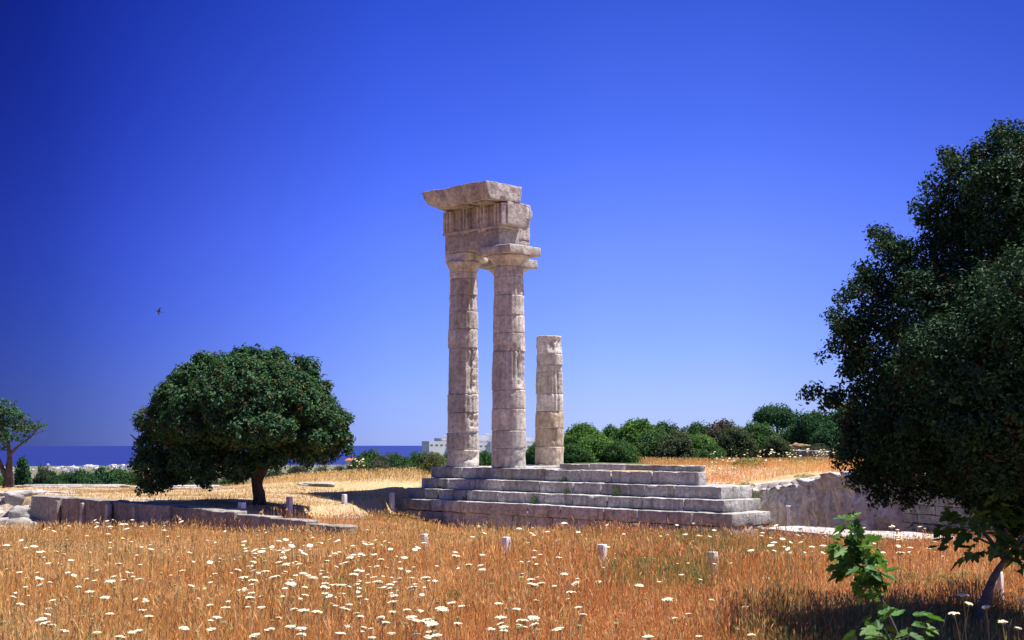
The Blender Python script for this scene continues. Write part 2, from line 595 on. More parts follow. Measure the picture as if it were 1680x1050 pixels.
course(up, 3 * T + .14, 3 * T + .345, 1.73, 2.89, Z4 + .004, Z4 + .168, M_STEP, 1.2)


# ------------------------------------------------------------------ columns
def drum_mesh(name, z0, z1, r0, r1, material, seed, erosion=.02, flute=0.0, dent=None, seg=72):
    nz = max(5, int((z1 - z0) / .055))
    zz = np.concatenate([[z0, z0 + .006, z0 + .018], np.linspace(z0 + .045, z1 - .045, nz), [z1 - .018, z1 - .006, z1]])
    an = np.linspace(0, 2 * np.pi, seg, endpoint=False)
    Zg, Ag = np.meshgrid(zz, an, indexing='ij')
    t = (Zg - z0) / (z1 - z0)
    r = r0 + (r1 - r0) * t
    P = np.column_stack([(np.cos(Ag) * r).ravel(), (np.sin(Ag) * r).ravel(), Zg.ravel()])
    n1 = fbm(P + seed * 3.7, 2.2, 5, seed).reshape(Zg.shape)
    n2 = fbm(P + seed * 5.1, 9, 3, seed + 40).reshape(Zg.shape)
    r = r - erosion * np.clip(n1 + .1, 0, 1) * 2.0 - erosion * .35 * n2
    if flute > 0:
        keep = S(-.25, .15, fbm(P * np.array([1, 1, .6]) + seed, 1.1, 2, seed + 9)).reshape(Zg.shape)
        r = r - flute * keep * np.abs(np.sin(Ag * 10)) ** .8
    if dent:
        da, dz, ww, hh, depth = dent
        dd = np.abs((Ag - da + np.pi) % (2 * np.pi) - np.pi) / ww
        q = np.clip(1 - np.maximum(dd, np.abs(Zg - dz) / hh), 0, 1)
        r = r - depth * S(0, .35, q) * (1 + .8 * n2)
    e = np.minimum(Zg - z0, z1 - Zg)
    r = r - .012 * np.clip(1 - e / .02, 0, 1) ** 2 - np.clip(n1 - .18, 0, 1) * .12 * np.clip(1 - e / .07, 0, 1)
    V = np.column_stack([(np.cos(Ag) * r).ravel(), (np.sin(Ag) * r).ravel(), Zg.ravel()])
    mz = len(zz)
    i, j = np.meshgrid(np.arange(mz - 1), np.arange(seg), indexing='ij')
    j2 = (j + 1) % seg
    F = np.stack([i * seg + j, i * seg + j2, (i + 1) * seg + j2, (i + 1) * seg + j], -1).reshape(-1, 4)
    c0 = len(V)
    V = np.vstack([V, [[0, 0, z0], [0, 0, z1]]])
    jj = np.arange(seg)
    F2 = np.concatenate([np.column_stack([np.full(seg, c0), (jj + 1) % seg, jj]), np.column_stack([np.full(seg, c0 + 1), (mz - 1) * seg + jj, (mz - 1) * seg + (jj + 1) % seg])])
    return np_mesh(name, V, [F, F2], material, True)


def lathe(name, prof, material, seed, seg=64, amp=.006):
    pr = np.array(prof)
    an = np.linspace(0, 2 * np.pi, seg, endpoint=False)
    R_, A_ = np.meshgrid(pr[:, 0], an, indexing='ij')
    Z_ = np.repeat(pr[:, 1][:, None], seg, 1)
    V = np.column_stack([(R_ * np.cos(A_)).ravel(), (R_ * np.sin(A_)).ravel(), Z_.ravel()])
    n = fbm(V + seed, 5, 4, seed)
    V[:, :2] *= (1 + amp / .5 * n)[:, None]
    m_ = len(pr)
    i, j = np.meshgrid(np.arange(m_ - 1), np.arange(seg), indexing='ij')
    j2 = (j + 1) % seg
    F = np.stack([i * seg + j, i * seg + j2, (i + 1) * seg + j2, (i + 1) * seg + j], -1).reshape(-1, 4)
    c0 = len(V)
    V = np.vstack([V, [[0, 0, pr[0, 1]], [0, 0, pr[-1, 1]]]])
    jj = np.arange(seg)
    F2 = np.concatenate([np.column_stack([np.full(seg, c0), (jj + 1) % seg, jj]), np.column_stack([np.full(seg, c0 + 1), (m_ - 1) * seg + jj, (m_ - 1) * seg + (jj + 1) % seg])])
    return np_mesh(name, V, [F, F2], material, True)


ZA, ZT = EYE + 5.906, EYE + 6.5725
C_A, C_B, SP = 9.2535, 1.67, 2.0245


def column(b, a, joints, rb, rt, ztop, label, mats, seed, flutes=(), dents={}, ero={}, capital=None, flare=1.0):
    root = empty('doric_column', loc2w(b, a, 0), RZ)
    tag(root, label, 'column', 'columns of the ruined temple')
    zs = [Z4] + list(joints)
    H = ztop - Z4
    for i in range(len(zs) - 1):
        def rad(z):
            t = (z - Z4) / H
            return rb + (rt - rb) * t + .012 * math.sin(math.pi * t)
        dx, dy = rng.uniform(-.010, .010, 2)
        me = drum_mesh('drum', zs[i] + .004, zs[i + 1] - .004, rad(zs[i]), rad(zs[i + 1]), mats(i), seed * 20 + i, ero.get(i, .024), .052 if i in flutes else 0.014, dents.get(i))
        o = obj('drum', me, root, (dx, dy, 0))
    if capital:
        z0, ab, size, offb, offa = capital
        cap = obj('capital', lathe('capital', [(rt - .005, z0), (rt + .0, z0 + .05), (rt + .012, z0 + .055), (rt + .012, z0 + .09), (rt + .03, z0 + .12), (rt + .10 * flare, z0 + .2), (rt + .18 * flare, ab - .07), (rt + .205 * flare, ab - .03), (rt + .19 * flare, ab - .004)], M_COL, seed), root)
        V, F = rbox((size[0], size[1], ZA - .004 - ab), .03, .1, .012, seed + 3, 3, .06)
        V += np.array([offb - size[0] / 2, offa - size[1] / 2, ab])
        obj('abacus', np_mesh('abacus', V, F, M_COL, True), cap)
    return root


def mc2(i):
    return M_COL


def mc2_near(i):
    return M_PATCH if i == 1 else M_COL


AB = 7.33
c2 = column(C_B, C_A, [1.45, 1.97, 2.63, 3.20, 4.38, 4.94, 5.48, 6.10, 6.68, 7.0], .535, .468, 7.0,
            'tall weathered column at front carrying the right end of the entablature', mc2_near, 3,
            flutes=(2, 4, 5, 8, 9), ero={4: .022, 5: .02, 2: .02, 1: .004}, dents={4: (math.radians(-84), 3.75, .42, .5, .05), 0: (math.radians(-120), 1.0, .9, .16, .05)},
            capital=(7.0, AB, (1.40, 1.42), 0, 0))
column(C_B, C_A + SP, [1.38, 1.92, 2.54, 3.12, 4.58, 5.18, 5.74, 6.26, 6.80, 7.0], .515, .445, 7.0,
       'tall column at the left corner, its upper half in the shade of the entablature', mc2, 5,
       flutes=(3, 4, 7, 8), ero={4: .028, 5: .02, 2: .026}, dents={4: (math.radians(-88), 3.8, .5, .66, .055), 2: (math.radians(-85), 2.25, .5, .2, .05), 0: (math.radians(-100), 1.15, .9, .14, .05)},
       capital=(7.0, AB, (.98, 1.0), .10, -.04), flare=.6)
column(C_B + SP, C_A + SP, [1.5, 2.2, 3.0, 3.7, 4.5, 5.3, 6.1, 7.0], .515, .455, 7.0,
       'tall column hidden behind the front one, only its square capital top showing', mc2, 8, capital=(7.0, AB, (1.40, 1.42), 0, 0))
column(C_B + 2 * SP, C_A + SP, [1.46, 2.08, 2.64, 3.22, 3.97, 4.21, 4.58, 5.2], .505, .43, 5.2,
       'short broken column without capital, yellowish drums below a rough pale top', lambda i: M_COLW if i < 3 else (M_COLP if i in (3, 5, 6, 7) else M_COL), 11,
       flutes=(3, 4, 5, 6), ero={7: .06, 2: .03, 1: .035, 0: .03, 3: .03}, dents={1: (math.radians(-112), 1.77, .06, .6, .06), 7: (math.radians(-100), 4.9, .9, .25, .06)})

# ------------------------------------------------------------------ entablature
ent = empty('entablature', TEMPLE, RZ)
tag(ent, 'broken corner of stone entablature lying across the tall columns', 'entablature')
BE = 1.25
AL, AR = 11.71, 9.257


def ent_block(name, *a, **k):
    SEED[0] += 1
    kw = dict(seed=SEED[0], r=.014, amp=.007, chip=.05, cell=.1)
    kw.update(k)
    m_ = kw.pop('material', M_ENT)
    p_ = kw.pop('parent', ent)
    return block(name, *a, m_, p_, **kw)


arch = ent_block('architrave', BE, 2.11, AR, AL, ZA, ZT - .09, chip=.02, amp=.006)
tae = ent_block('taenia', BE - .075, 2.12, AR - .02, AL + .03, ZT - .088, ZT, parent=arch, r=.012, chip=.01, amp=.004)
for ac in (11.46, 10.72, 9.95, 9.42):
    V_, F_ = rbox((.05, .36 if ac != 9.42 else .22, .035), .006, .1, .001, 3)
    Vs, Fs, n_ = [V_ + np.array([BE - .06, ac - .18, ZT - .125])], [F_], len(V_)
    for q in range(5):
        g, gf = rbox((.035, .035, .05), .008, .05, .001, q)
        Vs.append(g + np.array([BE - .055, ac - .17 + q * .068, ZT - .172])); Fs.append(gf + n_); n_ += len(g)
    obj('regula', np_mesh('regula', np.concatenate(Vs), np.concatenate(Fs), M_ENT, True), arch)
ent_block('architrave', 2.115, 4.3, 10.85, AL, ZA, ZT, chip=.02)
ZF = 8.985
fr = ent_block('frieze', BE + .03, 2.13, 8.93, AL + .0, ZT + .003, ZF, chip=.05, amp=.008)
for ac in (11.48, 10.72, 9.95, 9.18):
    w_ = .42
    pr = []
    for q in range(3):      # three upright bars with bevelled grooves between
        x0 = ac - w_ / 2 + q * w_ / 3
        pr += [(x0, 0.0), (x0 + .045, .11), (x0 + w_ / 3 - .035, .11), (x0 + w_ / 3, 0.0)]
    V_ = []
    for z_ in (ZT + .004, ZF - .06):
        V_ += [(BE - .022 - d_, y_, z_) for y_, d_ in pr] + [(BE + .03, y_, z_) for y_, d_ in pr]
    n_ = len(pr)
    F_ = []
    for i in range(n_ - 1):
        F_ += [[i, 2 * n_ + i, 2 * n_ + i + 1, i + 1], [2 * n_ + i, 3 * n_ + i, 3 * n_ + i + 1, 2 * n_ + i + 1], [i, i + 1, n_ + i + 1, n_ + i]]
    F_ += [[0, n_, 3 * n_, 2 * n_], [n_ - 1, 3 * n_ - 1, 4 * n_ - 1, 2 * n_ - 1]]
    obj('triglyph', np_mesh('triglyph', np.array(V_), np.array(F_), M_ENT), fr)
ent_block('frieze', 2.135, 4.3, 10.83, AL, ZT + .003, ZF, chip=.07, amp=.02)


def corn_shape(V):
    # the overhanging slab: sloped outer face, soffit rising towards the wall, broken left end
    V = V.copy()
    b, a, z = V[:, 0].copy(), V[:, 1].copy(), V[:, 2].copy()
    t = np.clip((z - ZF) / (9.5 - ZF), 0, 1)
    fr_ = np.clip((1.25 - b) / (1.25 - .33), 0, 1)
    V[:, 0] = b + .20 * (1 - t) ** 1.3 * fr_
    lowm = (1 - t)
    V[:, 2] = z - .03 * fr_ * lowm
    en = np.clip((a - 11.2) / .65, 0, 1)
    V[:, 2] += .15 * en * lowm * fr_
    V[:, 1] = a - .12 * en * (1 - t)
    nn_ = fbm(V, 2.3, 4, 77)
    V[:, 2] -= .05 * np.clip(nn_, 0, 1) * t
    V[:, 0] += .05 * np.clip(fbm(V + 9, 3.1, 4, 78), -.2, 1) * fr_
    nn2 = fbm(V + 4, 4.0, 4, 79)
    V[:, 1] += .04 * nn2 * (np.abs(a - 8.93) < .05)
    return V


corn = ent_block('cornice', .33, 1.91, 8.93, 11.86, ZF + .003, 9.5, shape=corn_shape, material=M_CORN, cell=.06, amp=.010, chip=.08, r=.018)
for ac, ww in ((9.55, .62), (10.40, .5)):
    Vs, Fs, n_ = [], [], 0
    g, gf = rbox((.46, ww, .07), .015, .1, .006, int(ac * 10), 3, .03)
    Vs.append(g + np.array([.66, ac - ww / 2, ZF - .075])); Fs.append(gf); n_ = len(g)
    obj('mutule', np_mesh('mutule', np.concatenate(Vs), np.concatenate(Fs), M_CORN, True), corn)
ent_block('cornice', 1.93, 4.3, 10.75, 11.86, ZF + .003, 9.45, material=M_CORN, amp=.03, chip=.1)

# ------------------------------------------------------------------ stone walkway, walls, rock
wk = empty('stone_walkway')
tag(wk, 'long pale stone kerb path running right from the temple steps', 'walkway')
WZ = -.46
near = [(6.05, 32.45), (7.35, 29.75), (9.5, 28.35), (12.5, 26.3)]
farr = [(7.15, 33.1), (7.95, 32.0), (10.2, 30.2), (13.2, 28.0)]


def lerp2(p, q, t):
    return (p[0] + (q[0] - p[0]) * t, p[1] + (q[1] - p[1]) * t)


k_ = 0
for i in range(3):
    nsub = [2, 2, 3][i]
    for s in range(nsub):
        t0, t1 = s / nsub + .004, (s + 1) / nsub - .004
        q = [lerp2(near[i], near[i + 1], t0), lerp2(near[i], near[i + 1], t1), lerp2(farr[i], farr[i + 1], t1), lerp2(farr[i], farr[i + 1], t0)]
        k_ += 1

        def sh(V, q=q):
            u, v = V[:, 0][:, None], V[:, 1][:, None]
            Q = np.array(q)
            xy = Q[0] * (1 - u) * (1 - v) + Q[1] * u * (1 - v) + Q[2] * u * v + Q[3] * (1 - u) * v
            return np.column_stack([xy, V[:, 2]])
        V, F = rbox((1, 1, .5), .02, .09, .01, 60 + k_, 4, .03)
        V[:, 2] += WZ - .5 + (k_ % 3) * .008
        V = sh(V)
        obj('paving_slab', np_mesh('paving_slab', V, F[:, ::1], M_SLAB, True), wk)

# retaining wall on the left: upright slabs with lit edges stepping towards us
wall = empty('retaining_wall', (-13.65, 37.2, 0), math.atan2(-ST, CT))
tag(wall, 'low dark retaining wall of upright stone slabs along the left terrace edge', 'wall')
ln = 14.2
xs = np.concatenate([[0, 1.75, 3.15, 4.5, 5.85], np.linspace(7.4, ln, 6)])
for i in range(len(xs) - 1):
    s0, s1 = xs[i], xs[i + 1]
    top = .13 - .007 * s0 - .16 * max(0, s0 - 8) / 6
    V, F = rbox((s1 - s0 - .012, .55 if s0 < 7 else .36, 1.25), .025, .14, .018, 200 + i, 2.5, .06)
    V = V + np.array([s0, .02 + .045 * (i % 2) + rng.uniform(0, .02), top - 1.25 + rng.uniform(-.012, .012)])
    if i == 0:
        V[:, 0] += .22 * np.clip(-.4 - V[:, 2], -.4, .6) * (V[:, 0] < .3) * -1
    obj('wall_slab', np_mesh('wall_slab', V, F, M_WALLS, True), wall)
for i in range(1, 5):       # narrow upright fillets between the slabs
    V, F = rbox((.13, .12, .62), .02, .1, .012, 230 + i, 3, .04)
    V = V + np.array([xs[i] - .06, -.085, .06 - .007 * xs[i] - .62])
    obj('fillet', np_mesh('fillet', V, F, M_SLAB, True), wall)

# rock ledge at the left of the wall
def rock_mesh(name, cx, cy, cz, sx, sy, sz, material, seed, n=40, amp=.25, rz=0.0):
    u = np.linspace(0, np.pi, n // 2 + 1)
    v = np.linspace(0, 2 * np.pi, n, endpoint=False)
    U, Vv = np.meshgrid(u, v, indexing='ij')
    P = np.stack([np.sin(U) * np.cos(Vv), np.sin(U) * np.sin(Vv), np.cos(U)], -1).reshape(-1, 3)
    q = np.sign(P) * np.abs(P) ** .55
    d = fbm(P * 1.3 + seed, 1.6, 5, seed)
    q = q * (1 + amp * d)[:, None]
    q = q * np.array([sx, sy, sz])
    c, s = math.cos(rz), math.sin(rz)
    q = np.column_stack([q[:, 0] * c - q[:, 1] * s, q[:, 0] * s + q[:, 1] * c, q[:, 2]])
    i, j = np.meshgrid(np.arange(n // 2), np.arange(n), indexing='ij')
    j2 = (j + 1) % n
    F = np.stack([i * n + j, (i + 1) * n + j, (i + 1) * n + j2, i * n + j2], -1).reshape(-1, 4)
    return np_mesh(name, q, F, material, True)


def slab_rock(px, py, Y, wpx, dep, h, label, seed, rz=0.0):
    p = at(px, py, Y)
    z = tz(p.x, Y)
    w = wpx * Y / FPX
    o = obj('limestone_slab', rock_mesh('limestone_slab', 0, 0, 0, w / 2, dep / 2, h, M_SLAB, seed, 48, .35), None, (p.x, Y, z), rz)
    tag(o, label, 'rock', 'flat limestone outcrops on the terrace')


slab_rock(18, 832, 38.2, 120, 2.2, .36, 'pale rough limestone ledge at the far left end of the retaining wall', 5)
slab_rock(10, 846, 36.6, 110, 1.4, .46, 'lowest pitted grey rock ledge in front of the left wall end', 15)
slab_rock(40, 822, 39.4, 60, 1.0, .22, 'small rounded limestone hump just behind the left wall end', 65)
slab_rock(-15, 820, 40.5, 90, 1.4, .22, 'pale limestone shelf cut by the left picture edge', 75, .3)
slab_rock(60, 812, 42.5, 120, 1.2, .12, 'low bedrock strip on the terrace behind the left wall end', 85, -.1)
slab_rock(560, 836, 35.6, 70, .9, .10, 'pale broken limestone edge near the right end of the left wall', 95, -.5)
slab_rock(300, 797, 46.5, 150, 1.0, .12, 'long white limestone edge behind the round tree crown', 25)
slab_rock(120, 799, 47.0, 190, .8, .10, 'thin pale limestone edge along the terrace rim at the left', 35, -.03)
slab_rock(46, 838, 37.9, 56, .9, .50, 'broken grey rock lump against the end of the left retaining wall', 45, .3)
slab_rock(520, 801, 43.5, 60, 1.0, .07, 'small flat pale bedrock patch between the round tree and yellow grass', 55, .2)

# rock cut behind the walkway
def build_rock_cut():
    # plan line of the face and the height of its rim
    px_ = [6.6, 7.3, 7.75, 8.36, 9.0, 9.75, 10.6, 11.4, 12.1, 14.0]
    py_ = [39.9, 39.0, 37.9, 36.6, 34.6, 33.1, 31.6, 29.1, 27.1, 22.7]
    rim = [.20, .32, .45, .60, .73, .78, .81, .84, .86, .95]
    L = np.concatenate([[0], np.cumsum(np.hypot(np.diff(px_), np.diff(py_)))])
    s = np.arange(0, L[-1], .075)
    X = np.interp(s, L, px_); Y = np.interp(s, L, py_); RZ_ = np.interp(s, L, rim)
    tx = np.gradient(X, s); ty = np.gradient(Y, s)
    k5 = np.ones(25) / 25
    nx, ny = np.convolve(np.pad(ty, 12, 'edge'), k5, 'valid'), np.convolve(np.pad(-tx, 12, 'edge'), k5, 'valid')   # outward (towards the viewer's left)
    nl = np.hypot(nx, ny); nx, ny = nx / nl, ny / nl
    # section: from the foot up the face, over the rim and back over the top
    hf = np.linspace(0, 1, 26)
    bk = np.linspace(.06, 1.3, 16)
    rows = []
    for h in hf:
        z = -1.1 + (RZ_ + 1.1) * h
        rows.append((np.full_like(s, 0.0), z, h))
    for b_ in bk:
        rows.append((np.full_like(s, b_), RZ_ + .03 - .10 * max(0, b_ - .8), 1.0))
    V = []
    for back, z, h in rows:
        P = np.column_stack([X, Y, z])
        n_ = fbm(np.column_stack([s * .7, z * .9, back]), 1.2, 5, 91)
        n2 = fbm(np.column_stack([s, z, back]), 3.5, 4, 95)
        n3 = fbm(np.column_stack([s, z, back]), 8.0, 3, 97)
        rdg = np.clip(1 - np.abs(fbm(np.column_stack([s * 1.2, z * .7, back]), 1.5, 3, 98)) * 7, 0, 1)
        blk = np.round(fbm(np.column_stack([s * .8, z * 1.2, back]), 2.2, 2, 99) * 5) / 5
        rough = .14 * n_ + .10 * n2 + .05 * n3 + .10 * blk - .09 * rdg
        und = .22 * np.clip(h - .72, 0, 1) / .28 * (1 - (back > 0))     # slightly overhanging rim
        ledge = np.where(s < 3.2, (.28 + .3 * n2) * np.clip((h - .55) / .45, 0, 1), 0)
        off = -(back) + rough * (.4 if h == 1.0 and back[0] > .5 else 1) + und * (.5 + n2) * .8 - ledge
        zz_ = z + (.16 * n2 + .14 * n_) * (h > .9) - np.where(s < 3.2, .12 * (h > .93), 0) * np.clip(1 - back, 0, 1)
        V.append(np.column_stack([X - nx * 0 + nx * off * -1 * -1, Y + ny * off, zz_]))
    V = np.concatenate(V)
    m_, k = len(rows), len(s)
    i, j = np.meshgrid(np.arange(m_ - 1), np.arange(k - 1), indexing='ij')
    F = np.stack([i * k + j, i * k + j + 1, (i + 1) * k + j + 1, (i + 1) * k + j], -1).reshape(-1, 4)[:, ::-1]
    o = obj('rock_face', np_mesh('rock_face', V, F, M_ROCK, True))
    o['kind'] = 'structure'
    return nx, ny


build_rock_cut()

# coursed masonry set against the rock at the far right
mas = empty('masonry_wall', (9.65, 31.9, 0), math.atan2(-4.5, 2.0))
tag(mas, 'rough brownish block masonry below the rim of the rock cut, behind the dark tree', 'wall')
rr_ = random.Random(4)
for row in range(5):
    x = 0.0
    while x < 4.6:
        w = rr_.uniform(.35, .7)
        SEED[0] += 1
        V, F = rbox((w - .015, .3, .215), .025, .12, .012, SEED[0], 3, .04)
        V += np.array([x + (row % 2) * .1, -.30 + rr_.uniform(-.02, .02), -.5 + row * .222])
        obj('masonry_block', np_mesh('masonry_block', V, F, M_WALLS, True), mas)
        x += w

# small low wall on the plateau in front of the far trees
p = at(1340, 752, 57)
lw = empty('field_wall', (p.x - .9, 57, tz(p.x, 57) - .1), -.08)
tag(lw, 'low dark drystone wall under the trees behind the orange field', 'wall')
for i in range(5):
    SEED[0] += 1
    V, F = rbox((.62, .4, .62), .04, .12, .03, SEED[0], 3, .05)
    obj('wall_stone', np_mesh('wall_stone', V + np.array([i * .63, 0, rr_.uniform(-.06, .04)]), F, M_WALLS, True), lw)

# ------------------------------------------------------------------ concrete marker posts
def post(px, ptop, Y, w, label, vis):
    t = at(px, ptop, Y)
    z0 = min(tz(t.x, t.y), t.z - vis) - .05
    V, F = rbox((w, w, t.z - z0), .012, .1, .003, int(px), 4, .01)
    V -= np.array([w / 2, w / 2, 0])
    # a chamfered head
    top = V[:, 2] > (t.z - z0) - .03
    V[top, :2] *= .93
    o = obj('marker_post', np_mesh('marker_post', V, F, M_POST, True), None, (t.x, t.y, z0), RZ + .1)
    tag(o, label, 'post', 'square concrete marker posts')


post(1169, 905, 17.2, .115, 'nearest pale concrete marker post, below the right end of the steps', .26)
post(988, 893, 18.9, .115, 'pale concrete marker post below the middle of the steps', .26)
post(830, 881, 20.8, .115, 'pale concrete marker post below the left columns', .26)
post(696, 876, 22.4, .115, 'small pale marker post below the left end of the steps', .26)
post(1637, 938, 14.6, .10, 'pale post just behind the leaning fig trunk', .4)
post(475, 815, 33.6, .13, 'small grey post right of the round tree trunk', .25)
post(397, 824, 32.0, .15, 'whitish marker stone left of the round tree trunk', .2)
post(565, 811, 37.6, .12, 'far small post on the bright terrace, midway between tree and steps', .23)
post(643, 808, 40.6, .13, 'farthest small post close to the left end of the temple steps', .25)

# round-topped iron stake in front of the rock cut
p = at(1293, 831, 34.2)
z0 = tz(p.x, p.y)
V, F = rbox((.06, .06, p.z - z0 - .06), .01, .1, .003, 5)
V -= np.array([.03, .03, 0])
st = obj('stake', np_mesh('stake', V, F, M_POST, True), None, (p.x, p.y, z0))
tag(st, 'thin grey stake with a flared head standing before the rock cut', 'stake')
hm = lathe('stake_head', [(.03, 0), (.045, .04), (.065, .08), (.062, .1), (.02, .105)], M_POST, 3, 16, .002)
obj('stake_head', hm, st, (0, 0, p.z - z0 - .08))
#@@VEG
# ------------------------------------------------------------------ foliage tools
def unit(v):
    return v / np.maximum(np.linalg.norm(v, axis=-1, keepdims=True), 1e-9)


def leaf_cloud(C, Nn, size, tint, aspect=.5, fold=.25, seed=1):
    """one small folded leaf (a quad) per centre C, facing roughly Nn"""
    g = np.random.default_rng(seed)
    n = len(C)
    nn = unit(Nn + g.normal(0, .55, (n, 3)))
    t = unit(np.cross(nn, g.normal(0, 1, (n, 3))))
    b = np.cross(nn, t)
    s = (size * g.uniform(.65, 1.35, n))[:, None]
    V = np.stack([C - t * s * .5, C + b * s * aspect * .5 + nn * s * fold * .3, C + t * s * .5 - nn * s * .12, C - b * s * aspect * .5 + nn * s * fold * .3], 1).reshape(-1, 3)
    F = np.arange(n * 4).reshape(n, 4)
    return V, F, np.repeat(tint, 4, 0)


def lobe_leaves(lobes, per_m2, ncl, leaf, spread, palette, seed, inner=.25, flat=.8):
    """leaf tufts spread through the outer shell of each lobe (centre, radii)"""
    g = np.random.default_rng(seed)
    Cs, Ns, Ts = [], [], []
    pal = np.array(palette)
    for c, r in lobes:
        c = np.array(c, float)
        r = np.array([r, r, r * flat]) if np.isscalar(r) else np.array(r, float)
        area = 4 * np.pi * (r[0] * r[1] * r[2]) ** (2 / 3)
        k = max(4, int(area * per_m2))
        d = unit(g.normal(0, 1, (k, 3)))
        q = np.where(g.random(k) < inner, g.uniform(.3, .85, k), g.uniform(.82, 1.08, k))
        P = c + d * r * q[:, None]
        t0 = pal[g.integers(0, len(pal), k)] * g.uniform(.75, 1.25, (k, 1))
        off = unit(g.normal(0, 1, (k, ncl, 3))) * (g.random((k, ncl, 1)) ** .5) * spread * 1.7
        L = (P[:, None] + off).reshape(-1, 3)
        Nn = (d[:, None] * .7 + unit(off) * .6 + np.array([0, 0, .55])).reshape(-1, 3)
        T_ = (t0[:, None] * g.uniform(.75, 1.25, (k, ncl, 1))).reshape(-1, 3)
        Cs.append(L); Ns.append(Nn); Ts.append(T_)
    C, Nn, T_ = np.concatenate(Cs), np.concatenate(Ns), np.concatenate(Ts)
    return leaf_cloud(C, Nn, leaf, T_, seed=seed + 1)


def tube(paths, seg=10, seed=0, amp=.08):
    """tapered limbs: list of [(point, radius), ...]"""
    Vs, Fs, base = [], [], 0
    for path in paths:
        P = np.array([p for p, r in path], float)
        R = np.array([r for p, r in path], float)
        # smooth the path
        tt = np.arange(len(P)); t2 = np.linspace(0, len(P) - 1, (len(P) - 1) * 5 + 1)
        Q = np.column_stack([np.interp(t2, tt, P[:, i]) for i in range(3)])
        for _ in range(3):
            Q[1:-1] = (Q[:-2] + 2 * Q[1:-1] + Q[2:]) / 4
        Rr = np.interp(t2, tt, R)
        T = unit(np.gradient(Q, axis=0))
        ref = np.array([1.0, 0.13, 0.02])
        u = unit(np.cross(T, ref)); v = np.cross(T, u)
        an = np.linspace(0, 2 * np.pi, seg, endpoint=False)
        ring = Q[:, None] + (u[:, None] * np.cos(an)[None, :, None] + v[:, None] * np.sin(an)[None, :, None]) * Rr[:, None, None]
        flat_ = ring.reshape(-1, 3)
        n_ = fbm(flat_ + seed, 6, 3, seed)
        cen = np.repeat(Q, seg, 0)
        flat_ = cen + (flat_ - cen) * (1 + amp * 2.5 * n_)[:, None]
        m_ = len(Q)
        i, j = np.meshgrid(np.arange(m_ - 1), np.arange(seg), indexing='ij')
        j2 = (j + 1) % seg
        F = np.stack([i * seg + j, i * seg + j2, (i + 1) * seg + j2, (i + 1) * seg + j], -1).reshape(-1, 4) + base
        Vs.append(flat_); Fs.append(F); base += len(flat_)
    return np.concatenate(Vs), np.concatenate(Fs)


M_LEAF = leaf_mat('dark_leaves', None, .22, .6, .18, attr=True)
M_LEAFS = leaf_mat('shrub_leaves', None, .25, .65, .15, attr=True)
M_BARK = stone_mat('bark', (.17, .13, .105), (.085, .065, .05), stain=(.04, .03, .025), bump=1.0, scale=2.5)
M_BARKG = stone_mat('grey_bark', (.19, .175, .165), (.10, .09, .085), stain=(.08, .07, .065), bump=.6, scale=2.5)

G_DARK = [(.034, .098, .044), (.048, .130, .056), (.062, .155, .060), (.028, .080, .038)]
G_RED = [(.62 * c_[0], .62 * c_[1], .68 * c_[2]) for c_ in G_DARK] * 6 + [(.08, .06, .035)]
G_BRIGHT = [(.10, .21, .045), (.125, .245, .05), (.08, .175, .045)]
G_OLIVE = [(.075, .105, .055), (.095, .125, .070), (.060, .088, .045)]
G_GREY = [(.095, .110, .080), (.120, .135, .100), (.075, .090, .065)]
G_PURP = [(.105, .090, .085), (.085, .085, .070), (.130, .105, .095)]
G_MID = [(.060, .135, .045), (.080, .165, .05), (.05, .115, .04)]
G_PALE = [(.150, .190, .085), (.120, .160, .075), (.170, .200, .100)]

# ------------------------------------------------------------------ the round tree on the terrace
def px_lobe(px, py, rpx, Y, dy=0.0, fz=.85):
    p = at(px, py, Y + dy)
    r = rpx * Y / FPX
    return (p, (r, r, r * fz))


YT = 34.1
tb = at(425, 826, YT)
tree = empty('broad_round_tree', (tb.x, tb.y, tz(tb.x, tb.y)))
tag(tree, 'large round dark green tree with short trunk, alone on the terrace left of the temple', 'tree')
g = np.random.default_rng(12)
lob = []
cx, cy = 405, 712
for q in range(150):
    lam = g.uniform(0, 2 * np.pi)
    el = math.asin(g.uniform(-.06, 1.0))
    x = cx + 138 * math.cos(el) * math.cos(lam)
    dep = 2.1 * math.cos(el) * math.sin(lam)
    y = cy - 114 * math.sin(el) + g.uniform(-5, 5)
    if y > 735 and dep > -.3 and 330 < x < 480:
        continue
    lob.append(px_lobe(x, y, g.uniform(13, 26), YT, dep))
for x, y, r, d in [(252, 735, 30, 0), (250, 765, 28, -.2), (262, 790, 20, -.2), (283, 770, 30, .3), (310, 755, 32, -.6), (248, 690, 26, .2), (280, 655, 30, -.2), (300, 625, 24, .2), (345, 765, 24, -.9), (240, 800, 14, -.2), (335, 792, 11, -.9), (390, 766, 26, -.9),
                   (530, 735, 28, 0), (560, 722, 18, .1), (505, 745, 22, -.6), (445, 745, 28, -.9), (555, 690, 22, 0), (300, 700, 46, 0), (400, 690, 90, 0), (330, 690, 70, 0), (480, 690, 75, 0), (400, 660, 85, .8), (400, 660, 85, -.8), (490, 700, 46, 0), (400, 640, 70, 0), (572, 738, 8, 0), (222, 765, 9, 0), (340, 600, 22, .1), (330, 590, 13, 0), (452, 588, 20, .1), (505, 602, 18, -.1)]:
    lob.append(px_lobe(x, y, r, YT, d))
for q in range(60):
    lam = g.uniform(-.25, math.pi + .25)
    rr = g.uniform(.92, 1.02)
    lob.append(px_lobe(cx + 164 * rr * math.cos(lam), cy - 136 * rr * max(-.2, math.sin(lam)), g.uniform(4, 9), YT, g.normal(0, .4)))
V, F, c = lobe_leaves(lob, 70, 10, .10, .075, G_DARK * 3 + [(.07, .10, .03), (.10, .08, .035)], 31)
V -= np.array(tree.location)
